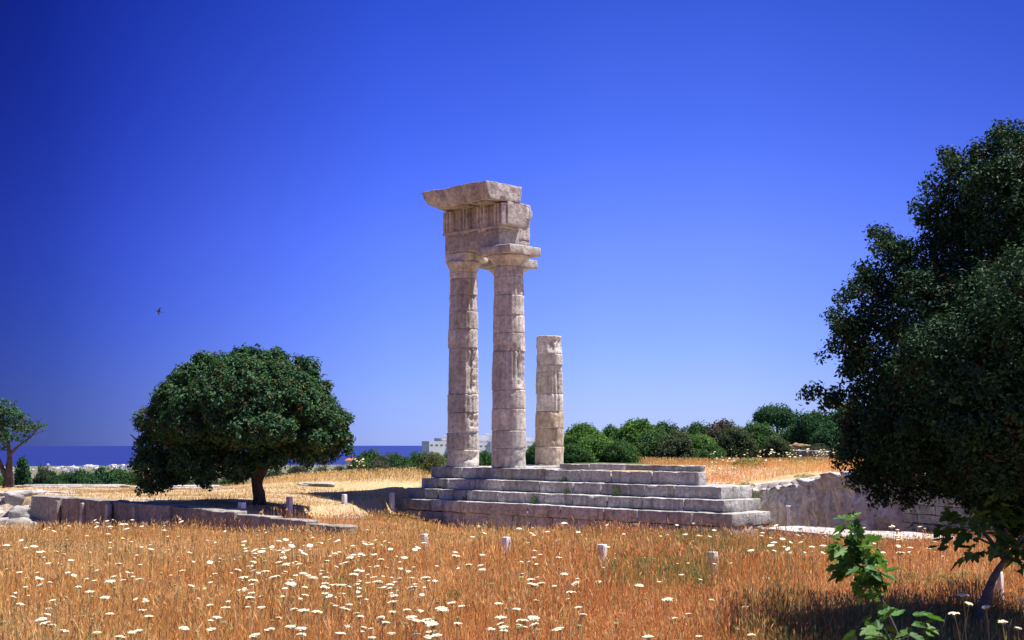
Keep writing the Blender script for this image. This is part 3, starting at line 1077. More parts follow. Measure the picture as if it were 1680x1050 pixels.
obj('crown', np_mesh('crown', V, F, M_LEAF, False, c), tree)
B = np.zeros(3)
def lp(px, py, dy=0.0):
    return np.array(at(px, py, YT + dy)) - np.array(tree.location)
paths = [[(lp(425, 832), .20), (lp(426, 815), .155), (lp(421, 795), .14), (lp(424, 775), .16), (lp(420, 750), .13), (lp(400, 710), .09), (lp(370, 670), .05)],
         [(lp(424, 785), .13), (lp(440, 755), .11), (lp(470, 720), .08), (lp(510, 690), .04)],
         [(lp(421, 782), .12), (lp(395, 762, -.4), .08), (lp(350, 745, -.7), .06), (lp(290, 740, -.4), .03)],
         [(lp(423, 775), .12), (lp(430, 740, .5), .09), (lp(440, 680, 1), .04)],
         [(lp(423, 770), .10), (lp(415, 735, -.6), .08), (lp(430, 680, -1.0), .04)]]
V, F = tube(paths, 12, 3)
obj('trunk', np_mesh('trunk', V, F, M_BARK, True), tree)
V, F = tube([[(lp(240, 790), .05), (lp(238, 750), .035), (lp(225, 722), .02), (lp(214, 713), .012)]], 8, 4)
obj('dead_branch', np_mesh('dead_branch', V, F, M_BARK, True), tree)

# ------------------------------------------------------------------ the big dark tree at the right
YB_ = 12.8
bp = at(1790, 900, YB_)
big = empty('overhanging_tree', (bp.x, YB_ + .3, tz(bp.x, YB_)))
tag(big, 'huge dark tree overhanging the right edge of the meadow, russet shoot tips in its crown', 'tree')
lob = []
for x, y, r, d in [(1645, 255, 46, 0), (1634, 222, 12, 0), (1665, 225, 30, .2), (1570, 312, 52, 0), (1548, 262, 12, .1), (1660, 340, 85, -.4), (1560, 420, 60, 0), (1475, 455, 52, 0), (1540, 375, 35, .1), (1448, 395, 17, .1), (1445, 410, 20, 0),
                   (1535, 520, 85, -.5), (1435, 520, 52, 0), (1410, 470, 26, .2), (1650, 520, 110, -.8), (1400, 570, 34, .1), (1372, 530, 14, .1), (1455, 600, 66, -.3), (1560, 640, 110, -.9),
                   (1405, 640, 28, 0), (1430, 680, 50, 0), (1395, 715, 22, .1), (1425, 740, 44, 0), (1500, 720, 80, -.6), (1450, 780, 40, .2), (1420, 775, 26, .2), (1510, 790, 40, .2), (1478, 818, 16, .2), (1545, 800, 18, .3), (1600, 740, 90, -.6), (1580, 775, 34, .2),
                   (1355, 655, 14, .2), (1335, 640, 11, .25), (1368, 640, 9, .2), (1380, 690, 12, .2), (1700, 640, 130, -.9), (1640, 790, 36, .5), (1700, 790, 70, .4), (1660, 800, 60, -.4), (1620, 790, 42, -.6), (1690, 830, 50, -.3), (1740, 300, 110, -.3), (1790, 480, 150, -.6), (1800, 680, 130, -.6), (1640, 420, 80, .7), (1600, 560, 110, 1.0), (1560, 690, 90, 1.0), (1700, 560, 130, 1.2), (1700, 720, 100, 1.0), (1480, 640, 60, .8), (1740, 400, 100, 1.1), (1650, 640, 120, -1.9), (1740, 520, 130, -2.1), (1780, 700, 110, -1.9), (1640, 740, 70, -1.7), (1560, 590, 80, -1.6)]:
    lob.append(px_lobe(x + (8 if x < 1600 else 0), y, r * (.82 if r < 70 else .9), YB_, d, .9))
    for q in range(5 if r > 30 else 0):      # knots of leaves standing out of the mass
        t_ = g.uniform(0, 6.28)
        lob.append(px_lobe(x + r * .85 * math.cos(t_), y + r * .8 * math.sin(t_), g.uniform(10, 20), YB_, d + g.uniform(-.5, .1) * r * YB_ / FPX, .9))
for pts in ([(1320, 640), (1365, 640), (1352, 662), (1385, 690), (1375, 720), (1368, 752), (1392, 780)], [(1385, 610), (1360, 565), (1368, 530), (1362, 515), (1398, 470), (1380, 480), (1410, 430)], [(1436, 392), (1440, 380), (1470, 400), (1500, 390), (1508, 350), (1503, 335), (1520, 290), (1542, 250), (1552, 262), (1590, 265), (1628, 222), (1636, 208), (1655, 222)]):
    for x, y in pts:
        for q in range(3):
            lob.append(px_lobe(x + 6 + g.normal(0, 6), y + 6 + g.normal(0, 6), g.uniform(4, 9), YB_, g.normal(.1, .25), .9))
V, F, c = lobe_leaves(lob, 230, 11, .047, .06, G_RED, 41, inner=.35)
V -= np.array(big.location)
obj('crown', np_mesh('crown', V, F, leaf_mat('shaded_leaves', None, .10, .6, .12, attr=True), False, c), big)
def lb(px, py, dy=0.0):
    return np.array(at(px, py, YB_ + .3 + dy)) - np.array(big.location)
paths = [[((0, 0, -.1), .24), ((.05, 0, .6), .19), ((.0, 0, 1.3), .17), (lb(1740, 520), .12), (lb(1700, 360), .07), (lb(1665, 240), .02)],
         [((0, 0, 1.0), .14), (lb(1700, 650), .10), (lb(1580, 560), .07), (lb(1470, 480), .03)],
         [((0, 0, .9), .13), (lb(1680, 740), .09), (lb(1560, 700), .06), (lb(1430, 690), .03), (lb(1345, 645), .008)],
         [(lb(1600, 720), .05), (lb(1500, 770), .03), (lb(1430, 760), .012)],
         [((0, 0, 1.1), .13), (lb(1760, 560, -1), .08), (lb(1700, 450, -1.2), .04)],
         [(lb(1570, 560), .04), (lb(1530, 420), .025), (lb(1545, 300), .01)]]
V, F = tube(paths, 12, 8)
obj('trunk', np_mesh('trunk', V, F, M_BARK, True), big)

# ------------------------------------------------------------------ leaning pine-like tree at the far left
YL = 46.0
lb0 = at(12, 803, YL)
lt = empty('leaning_tree', (lb0.x, lb0.y, tz(lb0.x, lb0.y)))
tag(lt, 'small forked tree with flat dark crown and bare twigs at the left picture edge', 'tree')
lob = [px_lobe(x, y, r, YL, d, .7) for x, y, r, d in [(0, 680, 32, 0), (22, 690, 26, .2), (10, 668, 16, 0), (38, 702, 15, -.2), (52, 700, 10, .3), (-25, 690, 34, 0), (-50, 705, 30, .3), (12, 712, 18, -.3), (-10, 715, 20, .3), (38, 718, 9, 0), (62, 698, 9, 0), (5, 733, 4, 0), (-5, 760, 5, 0)]]
V, F, c = lobe_leaves(lob, 20, 8, .12, .09, G_OLIVE + G_DARK * 3, 51)
V -= np.array(lt.location)
obj('crown', np_mesh('crown', V, F, M_LEAFS, False, c), lt)
def ll(px, py, dy=0.0):
    return np.array(at(px, py, YL + dy)) - np.array(lt.location)
V, F = tube([[(ll(14, 808), .22), (ll(14, 785), .17), (ll(16, 755), .09), (ll(14, 725), .06), (ll(5, 695), .03)],
             [(ll(17, 745), .06), (ll(32, 730), .045), (ll(50, 718), .03), (ll(64, 700), .015), (ll(78, 696), .006)],
             [(ll(14, 790), .12), (ll(4, 770), .08), (ll(-6, 745), .06), (ll(-25, 705), .03)],
             [(ll(50, 716), .015), (ll(68, 708), .01), (ll(80, 706), .005)], [(ll(60, 702), .012), (ll(66, 688), .008), (ll(74, 682), .004)]], 10, 9)
obj('trunk', np_mesh('trunk', V, F, M_BARK, True), lt)

# ------------------------------------------------------------------ trees and shrubs behind
def crown_mesh(kind, palette, seed, leaf):
    g = np.random.default_rng(seed)
    lob = []
    if kind == 'bush':
        for q in range(34):
            lam = g.uniform(0, 2 * np.pi); el = math.asin(g.uniform(0, 1) ** .9)
            lob.append(((.68 * math.cos(el) * math.cos(lam), .68 * math.cos(el) * math.sin(lam), .25 + .55 * math.sin(el)), g.uniform(.17, .32)))
        for q in range(12):
            lam = g.uniform(0, 2 * np.pi)
            lob.append(((.7 * math.cos(lam), .7 * math.sin(lam), g.uniform(.05, .3)), .26))
        lob.append(((0, 0, .4), .55))
    elif kind == 'umbrella':
        for q in range(26):
            lam = g.uniform(0, 2 * np.pi); rr = math.sqrt(g.uniform(0, 1)) * .8
            lob.append(((rr * math.cos(lam), rr * math.sin(lam), .72 + .25 * (1 - rr ** 2) + g.uniform(-.05, .05)), g.uniform(.16, .28)))
    elif kind == 'cypress':
        for q in range(24):
            t = g.uniform(0, 1)
            w = .35 * (1 - t) ** .6 + .08
            lam = g.uniform(0, 2 * np.pi)
            lob.append(((w * .6 * math.cos(lam), w * .6 * math.sin(lam), .1 + t * .85), w * .55))
    V, F, c = lobe_leaves(lob, 85 if kind != 'cypress' else 160, 8, leaf, leaf * .85, palette, seed + 5, flat=.85)
    return np_mesh('crown', V, F, M_LEAFS, False, c)


CR = {}


def crown_of(kind, pal, palname, v, leaf=.085):
    k = (kind, palname, v)
    if k not in CR:
        CR[k] = crown_mesh(kind, pal, 100 + 13 * len(CR), leaf)
    return CR[k]


V, F = tube([[((0, 0, -.15), .10), ((.02, 0, .2), .075), ((-.02, .02, .5), .06), ((.05, 0, .8), .03)], [((0, 0, .3), .05), ((.25, .05, .62), .03), ((.45, .1, .85), .012)], [((0, 0, .3), .05), ((-.22, -.1, .6), .03), ((-.42, -.1, .82), .012)]], 8, 2)
TRUNK_ME = np_mesh('trunk', V, F, M_BARK, True)
nt_ = [0]


def backtree(px, ptop, wpx, Y, kind, pal, palname, name, label, group, sink=.1, deep=None, hmin=None):
    nt_[0] += 1
    p = at(px, ptop, Y)
    z = tz(p.x, Y) - sink
    h = max(p.z - z, hmin or .5)
    w = wpx * Y / FPX / 2
    o = empty(name, (p.x, Y, z), rng.uniform(0, 6.28))
    tag(o, label, 'cypress' if kind == 'cypress' else ('shrub' if name.endswith('shrub') else 'tree'), group)
    top = {'bush': 1.08, 'umbrella': 1.16, 'cypress': 1.0}[kind]
    c_ = obj('crown', crown_of(kind, pal, palname, nt_[0] % 2), o)
    ch = h if kind == 'cypress' else min(h, 1.7 * w + .35)
    c_.scale = (w / (.92 if kind != 'cypress' else .35), (deep or w) / (.92 if kind != 'cypress' else .35), ch / top)
    c_.location = (0, 0, h - ch)
    t_ = obj('trunk', TRUNK_ME, o)
    t_.scale = (w * 1.1, w * 1.1, h * .85)
    return o


GR = 'trees in the row behind the temple'
GL = 'trees and shrubs on the slope below the terrace'
row = [
    (957, 692, 78, 58, 'bush', G_BRIGHT, 'bright', 'bright green rounded tree right behind the broken column'),
    (1003, 698, 60, 60, 'bush', G_MID, 'mid', 'darker tree wedged between the two bright green rounded trees'),
    (1050, 685, 92, 57.5, 'bush', G_BRIGHT, 'bright', 'widest bright green rounded tree above the middle of the steps'),
    (1092, 693, 60, 60, 'bush', G_MID, 'mid', 'dark green tree peeping over the grey-green bush'),
    (1112, 705, 66, 55.5, 'bush', G_OLIVE, 'olive', 'grey-green olive-like bush standing in front of the tree row'),
    (1148, 694, 64, 58, 'bush', G_MID, 'mid', 'dark green tree just left of the purplish grey one'),
    (1187, 690, 72, 57, 'bush', G_PURP, 'purp', 'purplish grey half bare tree in the row above the step ends'),
    (1205, 700, 60, 55.5, 'bush', G_OLIVE, 'olive', 'olive green bush in front of the purplish grey tree'),
    (1240, 692, 84, 57, 'bush', G_MID, 'mid', 'dense green tree at the right end of the row'),
    (1272, 716, 44, 54.5, 'bush', G_OLIVE, 'olive', 'low olive green bush at the foot of the brown earth bank'),
    (1275, 668, 74, 72, 'umbrella', G_DARK, 'dark', 'flat-crowned umbrella-shaped tree rising above the row'),
    (1338, 671, 76, 64, 'bush', G_DARK, 'dark', 'dark tree right of the umbrella-shaped one, behind the earth bank'),
    (1395, 652, 110, 61, 'bush', G_DARK, 'dark', 'tall dark tree half hidden behind the overhanging crown'),
    (1470, 660, 110, 64, 'bush', G_DARK, 'dark', 'dark tree behind the overhanging crown, seen only through its gaps'),
    (1300, 700, 60, 66, 'bush', G_MID, 'mid', 'green tree below the umbrella-shaped crown'),
    (1365, 690, 70, 60, 'bush', G_DARK, 'dark', 'dark bush between the earth bank and the overhanging crown'),
    (1075, 702, 60, 56.5, 'bush', G_MID, 'mid', 'rounded bush closing the gap left of the olive-like bush'),
    (978, 708, 60, 56, 'bush', G_BRIGHT, 'bright', 'lower bright green bush at the right foot of the first green tree'),
    (1140, 712, 64, 56, 'bush', G_BRIGHT, 'bright', 'small bright bush squeezed beside the olive-like bush'),
    (1296, 730, 40, 58.5, 'bush', G_PURP, 'purp', 'brownish scrub on the earth bank left of the drystone wall'),
    (1340, 728, 44, 59, 'bush', G_OLIVE, 'olive', 'olive scrub on top of the earth bank above the drystone wall'),
    (884, 728, 44, 70, 'bush', G_MID, 'mid', 'green shrub glimpsed between the front and the broken column'),
    (1018, 722, 56, 55, 'bush', G_MID, 'mid', 'low dark green bush at the foot of the tree row, left of the olive bush'),
    (1165, 728, 54, 54.5, 'bush', G_MID, 'mid', 'low dark bush below the purplish grey tree'),
    (935, 728, 50, 55, 'bush', G_MID, 'mid', 'low dark bush beside the foot of the broken column'),
]
for px, pt_, w, Y, kind, pal, pn, lab in row:
    backtree(px, pt_, w, Y, kind, pal, pn, 'round_tree' if kind == 'bush' else 'umbrella_tree', lab, GR, deep=1.3)
slope = [
    (37, 751, 26, 53, 'cypress', G_DARK, 'dark', 'dark_cypress', 'small dark cypress right of the forked tree'),
    (75, 766, 46, 56, 'bush', G_OLIVE, 'olive', 'slope_tree', 'brownish olive tree right of the cypress'),
    (66, 764, 14, 60, 'cypress', G_MID, 'mid', 'pointed_tree', 'slim pointed young tree between cypress and white town'),
    (105, 774, 54, 66, 'bush', G_MID, 'mid', 'slope_tree', 'blue-green tree below the white seaside houses'),
    (166, 764, 104, 60, 'bush', G_DARK, 'dark', 'slope_tree', 'big dark dome-shaped tree in front of the white town'),
    (216, 772, 50, 58, 'bush', G_MID, 'mid', 'slope_tree', 'mid green tree between the dark dome and the round tree'),
    (128, 768, 60, 59, 'bush', G_DARK, 'dark', 'slope_tree', 'dark tree joined to the left side of the big dome-shaped tree'),
    (196, 768, 56, 60, 'bush', G_MID, 'mid', 'slope_tree', 'green tree joined to the right side of the big dome-shaped tree'),
    (90, 778, 40, 54, 'bush', G_DARK, 'dark', 'slope_shrub', 'low dark shrub on the terrace rim right of the cypress'),
    (150, 780, 50, 54, 'bush', G_DARK, 'dark', 'slope_shrub', 'low dark shrub at the foot of the big dome-shaped tree'),
    (630, 745, 54, 80, 'bush', G_GREY, 'grey', 'slope_tree', 'greyish tree between the bluish green and the olive slope trees'),
    (704, 742, 60, 78, 'bush', G_OLIVE, 'olive', 'slope_tree', 'olive tree hiding the foot of the white hotel'),
    (663, 760, 44, 62, 'bush', G_GREY, 'grey', 'slope_shrub', 'small greyish shrub in the middle of the slope wood'),
    (648, 748, 60, 76, 'bush', G_DARK, 'dark', 'slope_tree', 'darkest tree in the middle of the slope wood'),
    (590, 748, 46, 84, 'bush', G_MID, 'mid', 'slope_tree', 'green tree rising just behind the red roof'),
    (735, 744, 56, 76, 'bush', G_MID, 'mid', 'slope_tree', 'green tree beside the left column foot, below the hotel'),
    (796, 738, 52, 80, 'bush', G_DARK, 'dark', 'slope_tree', 'dark tree below the hotel in the gap between the tall columns'),
    (0, 778, 44, 55, 'bush', G_BRIGHT, 'bright', 'slope_shrub', 'yellow-green shrub behind the forked trunk at the left edge'),
    (290, 772, 64, 56, 'bush', G_OLIVE, 'olive', 'slope_shrub', 'olive shrub seen beneath the left side of the round tree'),
    (335, 768, 56, 57, 'bush', G_OLIVE, 'olive', 'slope_shrub', 'olive shrub beneath the round tree, left of its trunk'),
    (385, 772, 52, 58, 'bush', G_MID, 'mid', 'slope_shrub', 'green shrub straight behind the round tree trunk'),
    (452, 768, 50, 55, 'bush', G_OLIVE, 'olive', 'slope_shrub', 'olive shrub right behind the round tree trunk'),
    (490, 760, 58, 57, 'bush', G_GREY, 'grey', 'slope_shrub', 'grey-green shrub under the right side of the round tree'),
    (530, 764, 52, 55, 'bush', G_OLIVE, 'olive', 'slope_shrub', 'olive shrub under the rightmost branches of the round tree'),
    (555, 762, 44, 58, 'bush', G_GREY, 'grey', 'slope_shrub', 'grey shrub left of the red roofed house'),
    (610, 737, 60, 92, 'bush', G_MID, 'mid', 'slope_tree', 'bluish green tree on the sea horizon behind the red roof'),
    (645, 742, 62, 86, 'bush', G_OLIVE, 'olive', 'slope_tree', 'olive green tree in the middle of the distant slope wood'),
    (684, 741, 70, 88, 'bush', G_MID, 'mid', 'slope_tree', 'green tree below the left end of the white hotel'),
    (665, 752, 64, 70, 'bush', G_MID, 'mid', 'slope_tree', 'darker tree in front of the distant slope wood'),
    (622, 752, 56, 72, 'bush', G_GREY, 'grey', 'slope_tree', 'hazy grey-green tree right of the red roof'),
    (600, 768, 50, 58, 'bush', G_GREY, 'grey', 'slope_shrub', 'grey shrub in front of the red roofed house'),
    (640, 767, 56, 56, 'bush', G_OLIVE, 'olive', 'slope_shrub', 'low olive shrub behind the yellow grass strip'),
    (686, 762, 54, 57, 'bush', G_MID, 'mid', 'slope_shrub', 'dark shrub behind the yellow grass, next to the pale bush'),
    (574, 772, 40, 55, 'bush', G_OLIVE, 'olive', 'slope_shrub', 'low olive shrub left of the red roof, on the terrace rim'),
    (716, 741, 46, 47.2, 'bush', G_PALE, 'pale', 'pale_shrub', 'pale grey-green bush touching the left end of the temple platform'),
    (795, 742, 60, 66, 'bush', G_MID, 'mid', 'slope_tree', 'green tree seen through the gap between the two tall columns'),
    (755, 744, 60, 70, 'bush', G_OLIVE, 'olive', 'slope_tree', 'olive tree behind the foot of the left column'),
]
for px, pt_, w, Y, kind, pal, pn, nm, lab in slope:
    backtree(px, pt_, w, Y, kind, pal, pn, nm, lab, GL)

# brown earth bank under the trees
p = at(1318, 735, 60)
eb = obj('earth_bank', rock_mesh('earth_bank', 0, 0, 0, 2.0, 1.4, .75, plain_mat('dry_earth', (.33, .22, .13), .95, .1, 3, .4), 71, 90, .75), None, (p.x + .6, 61.5, tz(p.x, 61.5) - .1), .2)
eb['kind'] = 'structure'


# ------------------------------------------------------------------ grass
M_GRASS = leaf_mat('dry_grass', None, .42, .75, .15, attr=True, tcol=(1.2, 1.05, .8))


def blades(P, h, w, tint, seed, lean=.5, heads=.5, hw=2.6):
    g = np.random.default_rng(seed)
    n = len(P)
    an = g.uniform(0, 2 * np.pi, n)
    side = np.column_stack([np.cos(an), np.sin(an), np.zeros(n)])
    la = g.uniform(0, 2 * np.pi, n)
    ln_ = (g.random(n) ** 1.3 * lean * h)[:, None] * np.column_stack([np.cos(la), np.sin(la), np.zeros(n)])
    up_ = np.column_stack([np.zeros((n, 2)), h])
    ww = (w * .5)[:, None] * side
    top = P + up_ + ln_
    V = np.stack([P - ww, P + ww, top], 1).reshape(-1, 3)
    F3 = np.arange(n * 3).reshape(n, 3)
    c = np.repeat(tint, 3, 0)
    Fs = [F3]
    k = np.where(g.random(n) < heads)[0]
    if len(k):
        d = unit(up_[k] + ln_[k] * 1.8)
        L = (h[k] * g.uniform(.16, .34, len(k)))[:, None]
        s2 = unit(np.cross(d, g.normal(0, 1, (len(k), 3)))) * (w[k] * hw * .5)[:, None]
        hh = np.stack([top[k] - d * L * .8, top[k] - d * L * .25 + s2, top[k] + d * L * .35, top[k] - d * L * .25 - s2], 1).reshape(-1, 3)
        bb = len(V) + np.arange(len(k)) * 4
        V = np.vstack([V, hh])
        Fs.append(np.column_stack([bb, bb + 1, bb + 2, bb + 3]))
        c = np.vstack([c, np.repeat(tint[k] * g.uniform(.9, 1.25, (len(k), 1)), 4, 0)])
    return V, Fs, c


def meadow_tint(x, y, g):
    P = np.column_stack([x, y])
    n1 = fbm(P, .16, 3, 61)
    n2 = fbm(P, .55, 3, 62)
    n3 = fbm(P, 1.5, 2, 63)
    straw = np.array([.84, .61, .265])
    orange = np.array([.77, .455, .165])
    red = np.array([.64, .265, .115])
    green = np.array([.24, .28, .10])
    a = x / np.maximum(y, 1)
    t = np.clip(.45 - a * 1.7 + 1.0 * n1 + .6 * n2 - .25 * S(14, 24, y) * S(0, .12, a) + .2 * S(13, 22, y) * (a < .02), 0, 1)[:, None]     # straw on the left, russet on the right
    u = g.random(len(x))[:, None]
    c = np.where(t > .5, orange + (straw - orange) * (t - .5) * 2, red + (orange - red) * t * 2)
    c = np.where(u < .18, orange, c)
    c = np.where((u > .18) & (u < .27), straw, c)
    c = np.where((u > .27) & (u < .36), red * .8, c)
    c = np.where((u > .36) & (u < .46), green, c)
    c = np.where((u > .46) & (u < .49), np.array([.30, .20, .11]), c)
    c = np.where((u > .50) & (u < .57), np.array([.82, .70, .42]), c)
    gm = S(.22, .42, n2 + .25 * n3) * .75
    gm = np.maximum(gm, .5 * S(10.5, 6.5, y) * S(-.05, .15, a))
    gm = np.maximum(gm, .6 * S(14.6, 13.2, y) * S(.14, .22, a))
    gm = np.maximum(gm, .45 * S(14, 9, y) * S(.05, .3, n3) * S(-.22, -.28, a))
    c = np.where(g.random(len(x))[:, None] < gm[:, None], green, c)
    return c * g.uniform(.62, 1.16, (len(x), 1))


def in_way(x, y):
    b, a = w2loc(x, y)
    t_ = (b > -.02) & (b < 7.5) & (a > -.1) & (a < 12.6)
    # walkway
    yn = np.interp(x, [q[0] for q in near], [q[1] for q in near])
    yf = np.interp(x, [q[0] for q in farr], [q[1] for q in farr])
    t_ |= (x > 6.0) & (y > yn - .05) & (y < np.maximum(yf, yn + 1) + .1) & (x < 14)
    return t_


def scatter(n, y0, y1, power, amin, amax, g):
    u = g.random(n)
    e = 1 - power
    y = (y0 ** e + u * (y1 ** e - y0 ** e)) ** (1 / e)
    a = g.uniform(amin, amax, n)
    return a * y, y


g = np.random.default_rng(77)
x, y = scatter(580000, 4.6, 41, 1.45, -.47, .47, g)
x += g.choice([-1, 1], len(x)) * 0
yb = np.interp(x, YB_X, YB_Y)
n_ = fbm(np.column_stack([x, y]), .8, 3, 66)
ok = (y < yb - .02) & ~in_way(x, y) & ~((x > 5.9) & (y > 29.5)) & (g.random(len(x)) < .78 + .5 * n_) & ~((x < -12.3) & (y > 35.5))
x, y = x[ok], y[ok]
n_ = fbm(np.column_stack([x, y]), .45, 3, 67)
h = np.clip((.20 + .09 * n_) * g.uniform(.5, 1.5, len(x)), .08, .55)
h = np.where(g.random(len(x)) < .03, h * 1.45, h)
h *= .55 + .6 * S(-.25, .2, fbm(np.column_stack([x, y]), .9, 3, 99))
h *= 1 - .55 * S(5.0, 6.2, x) * S(24, 27, y)
bt, at_ = w2loc(x, y)
h *= .45 + .55 * S(.0, 1.5, -bt + 10 * (at_ < -1))
for qx, qy, qY in ((1169, 905, 17.2), (988, 893, 18.9), (830, 881, 20.8), (696, 876, 22.4)):
    q = at(qx, qy, qY)
    h = h + .11 * np.exp(-(((x - q.x) / .35) ** 2 + ((y - qY + .35) / .4) ** 2)) * g.uniform(.6, 1.1, len(x))
w = .0022 + .00028 * y
z = terrain(x, y)
c = meadow_tint(x, y, g)
V, Fs, c = blades(np.column_stack([x, y, z - .02]), h, w, c, 78, heads=.55, hw=1.7)
o = obj('meadow_grass', np_mesh('meadow_grass', V, Fs, M_GRASS, False, c))
o['kind'] = 'stuff'; o['label'] = 'tall dry orange and russet grass filling the foreground meadow'

# straw on the terrace, thicker and yellower towards the rim
x, y = scatter(110000, 27.5, 49.5, .6, -.44, .0, g)
yb = np.interp(x, YB_X, YB_Y)
n_ = fbm(np.column_stack([x, y]) * np.array([.5, 1.4]), .5, 4, 68)
band = S(43.5, 45.5, y) * S(-9.5, -8, x)
ok = (y > yb + .6) & ~in_way(x, y) & (g.random(len(x)) < np.clip(.32 - 1.0 * n_ + band + .3 * S(-7.5, -6, x) * (y < 42), 0.05, 1)) & (np.hypot(x + 6.7, y - 33.6) > .3)
x, y, band, n_ = x[ok], y[ok], band[ok], n_[ok]
h = (.07 + .09 * band) * g.uniform(.5, 1.4, len(x))
base = np.array([.58, .42, .21]) + (np.array([.80, .62, .30]) - np.array([.58, .42, .21])) * band[:, None]
c = base * g.uniform(.7, 1.25, (len(x), 1))
gr_ = (g.random(len(x)) < .06 + .22 * S(.1, .3, fbm(np.column_stack([x, y]), .7, 2, 3)))
c[gr_] = np.array([.16, .19, .075])
rd = (g.random(len(x)) < .12)
c[rd] = np.array([.38, .19, .08])
V, Fs, c = blades(np.column_stack([x, y, terrain(x, y) - .01]), h, .006 + .0002 * y, c, 79, heads=.5, hw=1.6)
o = obj('terrace_grass', np_mesh('terrace_grass', V, Fs, M_GRASS, False, c))
o['kind'] = 'stuff'; o['label'] = 'short straw-coloured grass on the terrace around the round tree'

# orange grass on the raised field behind the rock cut
x = g.uniform(5.2, 17, 60000); y = g.uniform(36, 58, 60000)
yb = np.interp(x, YB_X, YB_Y)
ok = (y > yb + .75) & (x / y < .42) & (g.random(len(x)) < .75 + .8 * fbm(np.column_stack([x, y]), .5, 3, 69)) & ~in_way(x, y)
x, y = x[ok], y[ok]
edge = S(.7, 2.5, y - np.interp(x, YB_X, YB_Y))
h = (.06 + .12 * edge) * g.uniform(.5, 1.4, len(x))
t = np.clip(.5 + fbm(np.column_stack([x, y]), .6, 3, 70) * 1.2, 0, 1)[:, None]
c = (np.array([.68, .36, .15]) * (1 - t) + np.array([.76, .52, .24]) * t) * g.uniform(.7, 1.25, (len(x), 1))
gr_ = g.random(len(x)) < .45 * (1 - edge)
c[gr_] = np.array([.27, .30, .075])
V, Fs, c = blades(np.column_stack([x, y, terrain(x, y) - .01]), h, .006 + .0002 * y, c, 80, heads=.5, hw=1.6)
o = obj('field_grass', np_mesh('field_grass', V, Fs, M_GRASS, False, c))
o['kind'] = 'stuff'; o['label'] = 'orange dry grass on the raised field behind the rock cut'

# ------------------------------------------------------------------ green weeds
def weed_mesh(seed, n, r, h, pal, leaf):
    g = np.random.default_rng(seed)
    d = np.sqrt(g.random(n)) * r
    an = g.uniform(0, 2 * np.pi, n)
    zz = h * g.random(n) ** .7 * (1 - .55 * (d / r) ** 2)
    C = np.column_stack([d * np.cos(an), d * np.sin(an), zz + .02])
    Nn = np.column_stack([np.cos(an) * .6, np.sin(an) * .6, np.full(n, .7)])
    pal = np.array(pal)
    T_ = pal[g.integers(0, len(pal), n)] * g.uniform(.7, 1.3, (n, 1))
    return leaf_cloud(C, Nn, leaf, T_, aspect=.28, seed=seed)


WEED = []
for i in range(3):
    V, F, c = weed_mesh(300 + i, 420, .5, .5, [(.11, .19, .05), (.08, .15, .045), (.16, .22, .07)], .10)
    WEED.append(np_mesh('weed', V, F, M_LEAFS, False, c))


def weed(px, py, Y, wpx, hpx, label, cat='weed', name='green_weed', group='green weeds', onz=None, v=0):
    p = at(px, py, Y)
    z = tz(p.x, Y) if onz is None else onz
    o = obj(name, WEED[v], None, (p.x, Y, z), rng.uniform(0, 6))
    o.scale = (wpx * Y / FPX, wpx * Y / FPX, hpx * Y / FPX * 2)
    tag(o, label, cat, group)
    return o


weed(1232, 778, 47, 60, 16, 'dark green weed patch on the orange field, left of two')
weed(1325, 774, 47, 62, 14, 'dark green weed patch on the orange field, nearest the overhanging tree', v=1)
weed(1223, 788, 39.6, 34, 8, 'yellow-green cushion on the rim just right of the platform end', v=2)
weed(1250, 787, 39.2, 24, 6, 'small yellowish cushion plant on the rock rim', v=0)
weed(1322, 783, 38.2, 40, 7, 'flat olive cushion plant along the top of the rock cut', v=1)
weed(1240, 806, 38.6, 18, 22, 'green plant growing in the notch between the steps and the rock', onz=-.2, v=2)
weed(985, 985, 9.2, 70, 42, 'low bushy green weed in the meadow, right of the tall white flowers', v=0)
weed(1140, 990, 9.6, 60, 26, 'sparse green weed in the meadow below the nearest post', v=1)
weed(1150, 915, 15.5, 36, 24, 'green weed leaning against the nearest concrete post', v=2)
weed(130, 955, 11.2, 50, 30, 'greenish weed among the white flowers at the left', v=1)
weed(745, 925, 14.5, 34, 20, 'faint green weed in the meadow between two small posts', v=2)


def on_step(b, a, z):
    return loc2w(b, a, z)


for (b, a, z, s, lab) in [(.28, 6.9, Z1, .30, 'yellow-green tuft growing on the lowest step near its middle'), (.62, 4.15, Z2, .34, 'grassy tuft growing on the second step, right of the middle'), (1.0, 6.4, Z3, .18, 'tiny tuft in a joint of the third step'), (.62, 6.0, Z2, .18, 'tiny tuft on the second step below the columns'), (.28, 9.8, Z1, .15, 'tiny tuft at the left part of the lowest step')]:
    p = on_step(b, a, z)
    o = obj('step_weed', WEED[int(a) % 3], None, p, a)
    o.scale = (s, s * .6, s * 1.6)
    tag(o, lab, 'weed', 'weeds on the steps')

# ------------------------------------------------------------------ fig plants
M_FIG = leaf_mat('fig_leaves', None, .25, .55, .2, attr=True)
FIG_OUT = np.array([(0, -.02), (.10, -.10), (.25, -.08), (.36, .06), (.38, .20), (.32, .22), (.27, .27), (.34, .38), (.36, .53), (.28, .62), (.21, .52), (.18, .50), (.19, .66), (.12, .86), (0, .98)])
FIG_OUT = np.vstack([FIG_OUT, FIG_OUT[1:-1][::-1] * np.array([-1, 1])])


